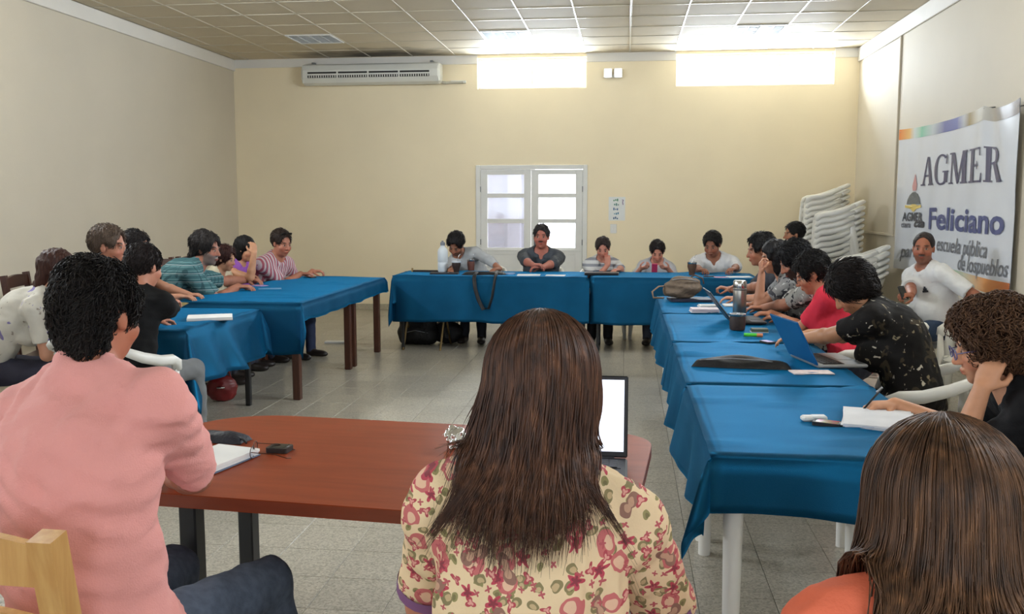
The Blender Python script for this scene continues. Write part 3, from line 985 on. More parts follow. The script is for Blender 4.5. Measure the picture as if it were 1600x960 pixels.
def wood_chair_parts(m, W=.21, H=.98, rails=(.62, .78, .93), arch=.0, post=.042, D=.40, slat_h=.07):
    r = empty('wooden_chair')
    MB().box(-W - .01, W + .01, -D / 2, D / 2 + .03, .43, .455, .006).build('seat', m, r)
    for s in (-1, 1):
        MB().box(s * W - post / 2, s * W + post / 2, D / 2 - .04, D / 2, 0, .43, .004).build('leg', m, r)
        MB().box(s * W - post / 2, s * W + post / 2, -D / 2 - .02, -D / 2 + .02, 0, .46, .004).build('leg', m, r)
        v = []
        MB().tube([(s * W, -D / 2, .44), (s * W, -D / 2 - .02, .65), (s * W, -D / 2 - .07, H)], post * .68, 4, sq=True).build('back_post', m, r)
        MB().box(s * W - .012, s * W + .012, -D / 2 + .02, D / 2 - .04, .2, .235, .003).build('stretcher', m, r)
    for z in rails:
        y = -D / 2 - .07 * max(0, (z - .5) / (H - .5))
        mb = MB()
        xx = [-W + post / 2 + (2 * W - post) * k / 16 for k in range(17)]
        tops = [z + slat_h / 2 + arch * math.cos(math.pi * x / (2 * W)) for x in xx]
        vv = [(x, y + e, q) for e in (-.011, .011) for x, q in zip(xx + xx[::-1], [z - slat_h / 2] * 17 + tops[::-1])]
        ff = [tuple(range(34)), tuple(range(67, 33, -1))] + [(i, 34 + i, 34 + (i + 1) % 34, (i + 1) % 34) for i in range(34)]
        mb.add(vv, ff)
        mb.build('back_rail', m, r)
    MB().box(-W, W, D / 2 - .035, D / 2 - .01, .36, .43, .003).build('seat_rail', m, r)
    return r
_wood = {}
def wood_chair(kind, x, y, deg, label, group=None):
    if kind not in _wood:
        if kind == 'dark':
            p = wood_chair_parts(mat('dark_chair_wood', (70, 36, 24), .4, .2, 8, stretch=(10, 10, 1)), H=1.04, rails=(.66, .82, .98), arch=.02)
        else:
            p = wood_chair_parts(mat('pine_chair_wood', (212, 168, 104), .45, .15, 4, .1, 40, stretch=(10, 10, 1.0), rgb2=(190, 140, 78)), W=.235, H=.93, rails=(.70, .865), arch=.03, post=.052, slat_h=.075)
        _wood[kind] = p
        o = p
    else:
        o = copy_tree(_wood[kind])
    o.location = (x, y, 0)
    o.rotation_euler = (0, 0, math.radians(deg - 90))
    return tag(o, label, 'chair', group)

# three stacks of white plastic chairs in the far right corner
stacks = [(2.50, 12.45, 176, 15, 'the rear stack by the corner', .070), (2.48, 11.55, 172, 12, 'the middle stack by the corner', .070), (2.52, 10.55, 168, 5, 'the lowest and nearest stack', .070)]
for (x, y, deg, n_, where, dz) in stacks:
    for k in range(n_):
        ordw = ['topmost', 'second from the top', 'third from the top', 'fourth from the top', 'fifth from the top', 'sixth from the top', 'seventh from the top', 'eighth from the top', 'ninth from the top', 'tenth from the top', 'eleventh from the top', 'twelfth from the top', 'thirteenth from the top', 'fourteenth from the top', 'lowest of all'][n_ - 1 - k]
        lab = 'white plastic armchair, ' + ordw + ' in ' + where
        plastic_chair(x + .004 * k * .3, y, deg + random.uniform(-1, 1), lab, 'chairs in ' + where, z=k * dz)

# ================================================================== PEOPLE: implicit surfaces -> one continuous mesh
f32 = np.float32
def V3(*a):
    return np.array(a, dtype=np.float64)
def nrm(v):
    v = np.asarray(v, float); return v / max(1e-9, np.linalg.norm(v))

class Field:
    """Smooth union / subtraction of ellipsoids and tapered limbs."""
    def __init__(s):
        s.p = []
    def ell(s, c, r, A=None, k=.02, op='u'):
        A = np.eye(3) if A is None else A
        c = np.asarray(c, float); r = np.asarray(r, float)
        s.p.append((op, k, 'e', (c.astype(f32), A.astype(f32), r.astype(f32)), c - r.max(), c + r.max())); return s
    def cone(s, a, b, r1, r2, k=.02, op='u', flat=False):
        a = np.asarray(a, float); b = np.asarray(b, float); m = max(r1, r2)
        s.p.append((op, k, 'f' if flat else 'c', (a.astype(f32), b.astype(f32), r1, r2), np.minimum(a, b) - m, np.maximum(a, b) + m)); return s
    def plane(s, c, n, k=.004):
        """keep only the side the normal n points to"""
        s.p.append(('i', k, 'p', (np.asarray(c, f32), nrm(n).astype(f32)), None, None)); return s
    def dist(s, kind, g, P):
        if kind == 'e':
            c, A, r = g
            q = (P - c) @ A
            q = q / r
            k0 = np.sqrt(np.einsum('...i,...i', q, q)); q = q / r; k1 = np.sqrt(np.einsum('...i,...i', q, q))
            return k0 * (k0 - 1) / np.maximum(k1, 1e-5)
        if kind in 'cf':
            a, b, r1, r2 = g
            ba = b - a; L2 = float(ba @ ba) + 1e-9
            pa = P - a
            t = (pa @ ba) / L2
            tc = np.clip(t, 0, 1.25 if kind == 'f' else 1)
            q = pa - tc[..., None] * ba
            d = np.sqrt(np.einsum('...i,...i', q, q)) - (r1 + (r2 - r1) * tc)
            if kind == 'f':
                d = np.maximum(d, (t - 1) * math.sqrt(L2))
            return d
        c, n = g
        return -((P - c) @ n)
    def __call__(s, P, cull=True):
        d = np.full(P.shape[:-1], 1.0, f32)
        if P.ndim == 3:
            blo, bhi = P[:, 0], P[:, -1]
        for op, k, kind, g, lo, hi in s.p:
            sel = None
            if cull and lo is not None and op != 'i':
                m_ = k + .012
                sel = np.nonzero(((bhi > (lo - m_)) & (blo < (hi + m_))).all(1) if P.ndim == 3 else ((P > (lo - m_)) & (P < (hi + m_))).all(1))[0]
                if len(sel) == 0:
                    continue
                Q, d0 = P[sel], d[sel]
            else:
                Q, d0 = P, d
            e = s.dist(kind, g, Q).astype(f32)
            if op == 'u':
                h = np.clip(.5 + .5 * (e - d0) / k, 0, 1)
                r = e + (d0 - e) * h - k * h * (1 - h)
            else:
                if op == 's':
                    e = -e
                h = np.clip(.5 - .5 * (e - d0) / k, 0, 1)
                r = e + (d0 - e) * h + k * h * (1 - h)
            if sel is None: d = r
            else: d[sel] = r
        return d
    def bounds(s):
        lo = np.min([p[4] for p in s.p if p[0] == 'u'], 0); hi = np.max([p[5] for p in s.p if p[0] == 'u'], 0)
        return lo, hi

def wob(P, amp, freq, seed, aniso=(1, 1, 1)):
    rr = np.random.RandomState(seed)
    out = np.zeros(P.shape[:-1], f32)
    for o in range(3):
        w = rr.normal(size=3) * freq * (1.0 + .6 * o) * np.array(aniso)
        w2 = rr.normal(size=3) * freq * .7 * np.array(aniso)
        out += np.sin(P @ w.astype(f32) + rr.uniform(0, 6.3) + 1.3 * np.sin(P @ w2.astype(f32) + rr.uniform(0, 6.3))) / (1 + .6 * o)
    return out * f32(amp / 1.8)

def surface(fn, lo, hi, h, bs=8, slack=.014):
    """Surface-nets mesh of fn(P)=0; only blocks near the surface are sampled finely."""
    lo = np.asarray(lo, float) - 2.5 * h; hi = np.asarray(hi, float) + 2.5 * h
    nb = np.maximum(1, np.ceil((hi - lo) / (h * bs)).astype(int))
    n = nb * bs
    ax = [lo[i] + (np.arange(nb[i]) + .5) * bs * h - .5 * h for i in range(3)]
    C = np.stack(np.meshgrid(*ax, indexing='ij'), -1).reshape(-1, 3).astype(f32)
    dc = fn(C, False)
    act = np.abs(dc) < (.87 * bs * h + slack)
    F = np.where(dc > 0, 1.0, -1.0).astype(f32)[:, None].repeat(bs ** 3, 1)
    off = np.stack(np.meshgrid(*[np.arange(bs)] * 3, indexing='ij'), -1).reshape(-1, 3) * h
    off = off - (bs - 1) * h / 2
    idx = np.nonzero(act)[0]
    for st in range(0, len(idx), 600):
        ii = idx[st:st + 600]
        P = C[ii][:, None, :] + off[None].astype(f32)
        F[ii] = fn(P, True)
    F = F.reshape(nb[0], nb[1], nb[2], bs, bs, bs).transpose(0, 3, 1, 4, 2, 5).reshape(n)
    org = lo
    s = F < 0
    s[0] = s[-1] = False; s[:, 0] = s[:, -1] = False; s[:, :, 0] = s[:, :, -1] = False
    cnt = np.zeros((n[0] - 1, n[1] - 1, n[2] - 1), np.uint8)
    for a in (0, 1):
        for b in (0, 1):
            for c in (0, 1):
                cnt += s[a:n[0] - 1 + a, b:n[1] - 1 + b, c:n[2] - 1 + c]
    cell = np.argwhere((cnt > 0) & (cnt < 8))
    if len(cell) == 0:
        return np.zeros((0, 3)), np.zeros((0, 4), int)
    cid = np.full(cnt.shape, -1, np.int32)
    cid[cell[:, 0], cell[:, 1], cell[:, 2]] = np.arange(len(cell))
    corners = np.array([(a, b, c) for a in (0, 1) for b in (0, 1) for c in (0, 1)])
    val = np.stack([F[cell[:, 0] + a, cell[:, 1] + b, cell[:, 2] + c] for a, b, c in corners], 1)
    acc = np.zeros((len(cell), 3)); wt = np.zeros(len(cell))
    for i in range(8):
        for j in range(i + 1, 8):
            if np.abs(corners[i] - corners[j]).sum() != 1: continue
            va, vb = val[:, i], val[:, j]
            x = (va < 0) != (vb < 0)
            t = np.where(x, va / np.where(x, va - vb, 1), 0)
            p = corners[i] + t[:, None] * (corners[j] - corners[i])
            acc += np.where(x[:, None], p, 0); wt += x
    V = org + (cell + acc / np.maximum(wt, 1)[:, None]) * h
    faces = []
    for axx in range(3):
        o = [0, 0, 0]; o[axx] = 1
        s0 = s[:n[0] - o[0], :n[1] - o[1], :n[2] - o[2]]; s1 = s[o[0]:, o[1]:, o[2]:]
        e = np.argwhere(s0 != s1)
        u, v = (axx + 1) % 3, (axx + 2) % 3
        e = e[(e[:, u] > 0) & (e[:, v] > 0)]
        du = np.zeros(3, int); du[u] = 1
        dv = np.zeros(3, int); dv[v] = 1
        g = lambda q: cid[q[:, 0], q[:, 1], q[:, 2]]
        q = np.stack([g(e - du - dv), g(e - dv), g(e), g(e - du)], 1)
        fl = ~s[e[:, 0], e[:, 1], e[:, 2]]
        q[fl] = q[fl][:, ::-1]
        faces.append(q[(q >= 0).all(1)])
    return V, np.concatenate(faces)

def np_mesh(name, V, Fq, m, parent=None, col=None, smooth=True):
    me = bpy.data.meshes.new(name)
    me.vertices.add(len(V)); me.vertices.foreach_set('co', np.asarray(V, f32).ravel())
    k = Fq.shape[1]
    me.loops.add(len(Fq) * k); me.loops.foreach_set('vertex_index', Fq.ravel().astype(np.int32))
    me.polygons.add(len(Fq))
    me.polygons.foreach_set('loop_start', np.arange(0, len(Fq) * k, k, dtype=np.int32))
    if col is not None:
        at = me.color_attributes.new('tone', 'FLOAT_COLOR', 'POINT')
        at.data.foreach_set('color', np.concatenate([col, np.ones((len(col), 1))], 1).astype(f32).ravel())
    me.update(calc_edges=True)
    if smooth:
        me.shade_smooth()
    return link_mesh(name, me, m, parent)

# ------------------------------------------------------------------ people materials
def skin_mat():
    m = bpy.data.materials.new('skin')
    m.use_nodes = True
    nt = m.node_tree
    p = nt.nodes['Principled BSDF']
    a = nt.nodes.new('ShaderNodeVertexColor'); a.layer_name = 'tone'
    tc = nt.nodes.new('ShaderNodeTexCoord')
    n = nt.nodes.new('ShaderNodeTexNoise'); n.inputs['Scale'].default_value = 35; n.inputs['Detail'].default_value = 3
    nt.links.new(tc.outputs['Object'], n.inputs['Vector'])
    mr = nt.nodes.new('ShaderNodeMapRange')
    mr.inputs['To Min'].default_value, mr.inputs['To Max'].default_value = .88, 1.12
    nt.links.new(n.outputs['Fac'], mr.inputs['Value'])
    s = nt.nodes.new('ShaderNodeVectorMath'); s.operation = 'SCALE'
    nt.links.new(a.outputs['Color'], s.inputs[0]); nt.links.new(mr.outputs[0], s.inputs['Scale'])
    nt.links.new(s.outputs[0], p.inputs['Base Color'])
    p.inputs['Roughness'].default_value = .5
    p.inputs['Specular IOR Level'].default_value = .4
    return m
M_skin = skin_mat()
_hm = {}
def hair_mat(rgb, rgb2=None, scale=(60, 60, 5)):
    key = (rgb, rgb2)
    if key not in _hm:
        _hm[key] = mat('hair', rgb, .55, .3, 1.4, .6, 2.2, spec=.25, rgb2=rgb2, stretch=scale)
    return _hm[key]

def pattern(name, base, layers, rough=.8, bump=.15):
    """Cloth with woven stripes: layers = (axis, period m, width fraction, colour, opacity, phase)."""
    m = mat(name, base, rough, .06, 10, bump, 200, spec=.2)
    nt = m.node_tree
    p = nt.nodes['Principled BSDF']
    cur = p.inputs['Base Color'].links[0].from_socket
    tc = nt.nodes.new('ShaderNodeTexCoord')
    sp = nt.nodes.new('ShaderNodeSeparateXYZ')
    nt.links.new(tc.outputs['Object'], sp.inputs[0])
    for (axis, per, wd, colr, op, ph) in layers:
        a = nt.nodes.new('ShaderNodeMath'); a.operation = 'MULTIPLY_ADD'
        a.inputs[1].default_value, a.inputs[2].default_value = 1 / per, ph
        nt.links.new(sp.outputs[axis], a.inputs[0])
        fr = nt.nodes.new('ShaderNodeMath'); fr.operation = 'FRACT'
        nt.links.new(a.outputs[0], fr.inputs[0])
        lt = nt.nodes.new('ShaderNodeMath'); lt.operation = 'LESS_THAN'; lt.inputs[1].default_value = wd
        nt.links.new(fr.outputs[0], lt.inputs[0])
        mu = nt.nodes.new('ShaderNodeMath'); mu.operation = 'MULTIPLY'; mu.inputs[1].default_value = op
        nt.links.new(lt.outputs[0], mu.inputs[0])
        mx = nt.nodes.new('ShaderNodeMix'); mx.data_type = 'RGBA'
        nt.links.new(mu.outputs[0], mx.inputs['Factor'])
        nt.links.new(cur, mx.inputs['A'])
        mx.inputs['B'].default_value = lin(colr)
        cur = mx.outputs['Result']
    nt.links.new(cur, p.inputs['Base Color'])
    return m

def blotch(name, base, spots, rough=.8):
    """Printed cloth: spots = (scale, threshold, colour, seed) noise islands over the base."""
    m = mat(name, base, rough, .06, 10, .15, 200, spec=.2)
    nt = m.node_tree
    p = nt.nodes['Principled BSDF']
    cur = p.inputs['Base Color'].links[0].from_socket
    tc = nt.nodes.new('ShaderNodeTexCoord')
    for (sc, th, colr, seed) in spots:
        mp = nt.nodes.new('ShaderNodeMapping'); mp.inputs['Location'].default_value = (seed, seed * .7, seed * 1.3)
        nt.links.new(tc.outputs['Object'], mp.inputs[0])
        n = nt.nodes.new('ShaderNodeTexNoise'); n.inputs['Scale'].default_value = sc; n.inputs['Detail'].default_value = 2; n.inputs['Distortion'].default_value = .8
        nt.links.new(mp.outputs[0], n.inputs['Vector'])
        mr = nt.nodes.new('ShaderNodeMapRange')
        mr.inputs['From Min'].default_value, mr.inputs['From Max'].default_value = th, th + .03
        nt.links.new(n.outputs['Fac'], mr.inputs['Value'])
        mx = nt.nodes.new('ShaderNodeMix'); mx.data_type = 'RGBA'
        nt.links.new(mr.outputs[0], mx.inputs['Factor']); nt.links.new(cur, mx.inputs['A'])
        mx.inputs['B'].default_value = lin(colr)
        cur = mx.outputs['Result']
    nt.links.new(cur, p.inputs['Base Color'])
    return m

def flower_mat(name):
    """Cream cotton printed with pink flowers and olive leaves: printed motifs from cell patterns on the flat of the back."""
    m = mat(name, (232, 206, 166), .8, .05, 10, .12, 200, spec=.2)
    nt = m.node_tree
    p = nt.nodes['Principled BSDF']
    cur = p.inputs['Base Color'].links[0].from_socket
    N = nt.nodes.new
    L = nt.links.new
    tc = N('ShaderNodeTexCoord')
    def math_(op, a, b=None, c=None):
        q = N('ShaderNodeMath'); q.operation = op
        for i, z in enumerate((a, b, c)):
            if z is None: continue
            if isinstance(z, (int, float)): q.inputs[i].default_value = z
            else: L(z, q.inputs[i])
        return q.outputs[0]
    nz_ = N('ShaderNodeTexNoise'); nz_.inputs['Scale'].default_value = 22; nz_.inputs['Detail'].default_value = 2
    L(tc.outputs['Object'], nz_.inputs['Vector'])
    wv = N('ShaderNodeVectorMath'); wv.operation = 'MULTIPLY_ADD'
    wv.inputs[1].default_value = (.022, .022, .022)
    L(nz_.outputs['Color'], wv.inputs[0]); L(tc.outputs['Object'], wv.inputs[2])
    sp = N('ShaderNodeSeparateXYZ'); L(wv.outputs[0], sp.inputs[0])
    def motif(scale, seed, petals, r0, r1, rnd_lo, rnd_hi, c_out, c_in, stretch=1.0, warp=.0):
        nonlocal cur
        cb = N('ShaderNodeCombineXYZ')
        L(math_('MULTIPLY_ADD', sp.outputs['X'], 1.0, seed), cb.inputs[0])
        L(math_('MULTIPLY_ADD', sp.outputs['Z'], stretch, seed * .37), cb.inputs[1])
        v = N('ShaderNodeTexVoronoi'); v.voronoi_dimensions = '2D'; v.inputs['Scale'].default_value = scale; v.inputs['Randomness'].default_value = .8
        L(cb.outputs[0], v.inputs['Vector'])
        d = N('ShaderNodeVectorMath'); d.operation = 'SUBTRACT'
        L(cb.outputs[0], d.inputs[0]); L(v.outputs['Position'], d.inputs[1])
        s2 = N('ShaderNodeSeparateXYZ'); L(d.outputs[0], s2.inputs[0])
        sc = N('ShaderNodeSeparateColor'); L(v.outputs['Color'], sc.inputs[0])
        ang = math_('ARCTAN2', s2.outputs['Y'], s2.outputs['X'])
        a2 = math_('MULTIPLY_ADD', sc.outputs[1], 6.28, ang)
        lob = math_('COSINE', math_('MULTIPLY', a2, petals))
        rad = math_('MULTIPLY_ADD', lob, r1, r0)
        dist = v.outputs['Distance']
        ins = math_('LESS_THAN', dist, rad)
        use = math_('MULTIPLY', math_('GREATER_THAN', sc.outputs[0], rnd_lo), math_('LESS_THAN', sc.outputs[0], rnd_hi))
        fac = math_('MULTIPLY', ins, use)
        core = math_('LESS_THAN', dist, math_('MULTIPLY', rad, .55))
        mc = N('ShaderNodeMix'); mc.data_type = 'RGBA'
        L(core, mc.inputs['Factor']); mc.inputs['A'].default_value = lin(c_out); mc.inputs['B'].default_value = lin(c_in)
        mx = N('ShaderNodeMix'); mx.data_type = 'RGBA'
        L(fac, mx.inputs['Factor']); L(cur, mx.inputs['A']); L(mc.outputs['Result'], mx.inputs['B'])
        cur = mx.outputs['Result']
    motif(41, 3.1, 1, .24, .18, .40, .85, (150, 140, 96), (128, 118, 82))
    motif(34, 9.7, 1, .25, .20, .50, 1.0, (140, 128, 92), (196, 170, 130))
    motif(18, 1.7, 1, .30, .16, .55, 1.0, (200, 112, 110), (228, 188, 158))
    motif(23, 5.3, 5, .23, .09, .45, .85, (188, 76, 90), (140, 66, 74))
    motif(15, 7.9, 2, .22, .13, .62, 1.0, (150, 112, 98), (196, 156, 130))
    motif(32, 2.2, 3, .23, .10, .65, 1.0, (180, 80, 88), (222, 160, 146))
    motif(54, 8.8, 4, .22, .10, .72, 1.0, (186, 96, 100), (186, 96, 100))
    L(cur, p.inputs['Base Color'])
    return m

# ------------------------------------------------------------------ anatomy
def axes_from(yaw, pitch=0.0, roll=0.0):
    """columns right, forward, up in the person's own frame (yaw to the left, pitch looks down)"""
    R = Matrix.Rotation(math.radians(yaw), 3, 'Z') @ Matrix.Rotation(math.radians(-pitch), 3, 'X') @ Matrix.Rotation(math.radians(roll), 3, 'Y')
    return np.array(R)

def head_field(F, c, A, s=1.0, o=None):
    o = o or {}
    T_ = lambda x, y, z: c + A @ (np.array((x, y, z)) * s)
    fat = o.get('fat', 0.0)
    F.ell(T_(0, -.015, .035), V3(.072, .094, .084) * s, A, .02)
    F.ell(T_(0, .025, -.03), V3(.060 + fat, .068, .088) * s, A, .025)
    F.ell(T_(0, .034, -.072), V3(.046 + fat, .046, .042 + fat * .5) * s, A, .025)
    F.ell(T_(0, .066, -.100), V3(.018, .018, .016) * s, A, .015)
    for q in (-1, 1):
        F.ell(T_(q * .038, .058, -.034), V3(.026 + fat, .028, .028) * s, A, .02)
        F.ell(T_(q * .031, .104, .000), V3(.021, .016, .013) * s, A, .012, 's')
        F.ell(T_(q * .031, .0785, -.001), V3(.0135, .0135, .0125) * s, A, .003)
        F.ell(T_(q * .029, .083, .021), V3(.024, .010, .007) * s, A, .008)
        F.ell(T_(q * .0745, -.006, -.008), V3(.009, .018, .031) * s, A @ axes_from(0, -12), .006)
        F.ell(T_(q * .012, .097, -.036), V3(.009, .010, .008) * s, A, .006)
    ns = o.get('nose', 1.0)
    F.cone(T_(0, .084, .010), T_(0, .092 + .016 * ns, -.032), .009 * s, .0125 * s, .010)
    F.ell(T_(0, .092, -.062), V3(.023, .010, .006) * s, A, .006)
    F.ell(T_(0, .089, -.074), V3(.019, .010, .007) * s, A, .006)
    return F

def skin_colour(V, c, A, s, tone, o):
    q = ((V - c) @ A) / s
    x, y, z = np.abs(q[:, 0]), q[:, 1], q[:, 2]
    base = np.array(lin(tone)[:3])
    col = np.tile(base, (len(V), 1))
    def put(mask, rgb, a=1.0):
        mk = np.clip(mask, 0, 1)[:, None] * a
        col[:] = col * (1 - mk) + np.array(lin(rgb)[:3]) * mk
    near = (np.linalg.norm(q, axis=1) < .16)
    blob = lambda cx, cy, rx, ry, e=.35: np.clip((1 - np.sqrt(((x - cx) / rx) ** 2 + ((z - cy) / ry) ** 2)) / e, 0, 1) * near * (y > .03)
    put(blob(.040, -.040, .028, .03), tuple(np.clip(np.array(tone) * np.array((1.0, .82, .80)), 0, 255)), .5)
    put(blob(0, -.034, .018, .022), tuple(np.clip(np.array(tone) * np.array((1.0, .84, .82)), 0, 255)), .45)
    hairc = o.get('brow', (40, 28, 22))
    if o.get('beard'):
        bc = o['beard']
        m = ((z < -.038 + .5 * (.085 - y).clip(0, .05)) & (y > .012) & (z > -.118) & near).astype(float)
        m *= 1 - blob(0, -.052, .02, .012) * .0
        put(m, bc, o.get('beard_a', .9))
        put(blob(0, -.049, .032, .011), bc, .95)
    elif o.get('moustache'):
        put(blob(0, -.050, .032, .012), o['moustache'], .95)
        if o.get('stubble'):
            put(((z < -.05) & (y > 0) & near).astype(float), o['stubble'], .45)
    put(blob(0, -.068, .023, .010), tuple(np.clip(np.array(tone) * np.array((.88, .58, .56)), 0, 255)), .8)
    put(blob(.031, .024, .022, .0065), hairc, .9)
    put(blob(.031, -.001, .0135, .0085) * (y > .07), (168, 156, 146), .8)
    put(blob(.031, -.001, .0085, .0085) * (y > .07), (30, 20, 16), 1.0)
    put(blob(.031, .008, .016, .0035) * (y > .06), (40, 28, 24), .8)
    return col

def ik(S, Wt, a, b, pole):
    d = Wt - S
    L = np.linalg.norm(d)
    L2 = min(L, (a + b) * .995)
    u = d / max(L, 1e-6)
    Wn = S + u * L2
    h = math.sqrt(max(0, a * a - ((a * a - b * b + L2 * L2) / (2 * L2)) ** 2))
    m = S + u * ((a * a - b * b + L2 * L2) / (2 * L2))
    pl = np.asarray(pole, float); pl = pl - u * (pl @ u)
    return m + nrm(pl) * h, Wn

def hand_field(F, w, d, n, side, curl=.5, s=1.0, spread=1.0, k=.004):
    """palm + five separate fingers; d = pointing direction, n = palm normal, side=+1 right hand."""
    d = nrm(d); n = np.asarray(n, float); n = nrm(n - d * (n @ d)); 
    lat = np.cross(d, n) * side          # towards the thumb side
    lat = nrm(lat)
    A = np.stack([lat, d, n], 1)
    pc = w + d * .048 * s
    F.ell(pc, V3(.040, .056, .017) * s, A, .012)
    F.ell(w + d * .078 * s, V3(.040, .022, .014) * s, A, .010)
    for i, (off, ln, r) in enumerate(((.030, .078, .0088), (.010, .088, .0090), (-.010, .082, .0088), (-.029, .064, .0078))):
        p = w + (d * .088 + lat * off * spread) * s
        dirn = nrm(d + lat * (off * 3.2 * (spread - .6)))
        ang = .25 + curl * .35
        seg = (.46, .31, .23)
        for j in range(3):
            dd = dirn * math.cos(ang) + n * math.sin(ang)
            e = p + dd * ln * seg[j] * s
            F.cone(p, e, r * s * (1 - .10 * j), r * s * (.92 - .10 * j), k if j else .008)
            p = e; ang += curl * (1.05 if j == 0 else .8)
    t0 = w + (d * .022 + lat * .030 + n * .006) * s
    t1 = t0 + nrm(d * .75 + lat * .75 + n * (.25 + .3 * curl)) * .038 * s
    t2 = t1 + nrm(d * .95 + lat * (.35 - .4 * curl) + n * (.25 + .6 * curl)) * .032 * s
    t3 = t2 + nrm(d * 1.0 + lat * (.1 - .6 * curl) + n * (.2 + .5 * curl)) * .024 * s
    F.cone(t0, t1, .0135 * s, .0115 * s, .010); F.cone(t1, t2, .0110 * s, .0100 * s, .004); F.cone(t2, t3, .0098 * s, .0080 * s, .004)

SHOE = None
def shoe_mesh():
    F = Field()
    F.ell((0, .05, .035), (.042, .10, .035), None, .03).ell((0, .10, .03), (.045, .07, .03), None, .02).ell((0, -.02, .045), (.036, .055, .045), None, .03).cone((0, -.02, .05), (0, -.025, .10), .036, .040, .02)
    F.plane((0, 0, .004), (0, 0, 1), .006)
    V, Q = surface(F, (-.06, -.09, -.01), (.06, .19, .15), .009)
    me = np_mesh('shoe', V, Q, mat('dark_shoe_leather', (38, 30, 26), .45, .15, 20))
    d = me.data
    bpy.data.objects.remove(me, do_unlink=True)
    return d

def strand_mesh(paths, rad, name, m, parent):
    """paths (N, K, 3) -> one mesh of thin tapering locks with a triangular section."""
    Np, K, _ = paths.shape
    T_ = np.gradient(paths, axis=1)
    T_ /= np.maximum(np.linalg.norm(T_, axis=2, keepdims=True), 1e-9)
    ref = np.array((.3, .9, .2)); ref /= np.linalg.norm(ref)
    a = np.cross(T_, ref); a /= np.maximum(np.linalg.norm(a, axis=2, keepdims=True), 1e-9)
    b = np.cross(T_, a)
    prof = np.minimum(1, np.minimum(.5 + 3 * np.linspace(0, 1, K), .15 + 3.0 * (1 - np.linspace(0, 1, K))))[None, :, None]
    r = (rad if np.ndim(rad) == 0 else np.asarray(rad)[:, None, None]) * prof
    ring = [paths + r * (math.cos(t) * a + math.sin(t) * b) for t in (0, 2.094, 4.189)]
    Vv = np.stack(ring, 2).reshape(-1, 3)
    i = np.arange(Np)[:, None, None] * (K * 3); j = np.arange(K - 1)[None, :, None] * 3; k = np.arange(3)[None, None, :]
    k2 = (k + 1) % 3
    Q = np.stack([i + j + k, i + j + k2, i + j + 3 + k2, i + j + 3 + k], -1).reshape(-1, 4)
    return np_mesh(name, Vv, Q, m, parent)

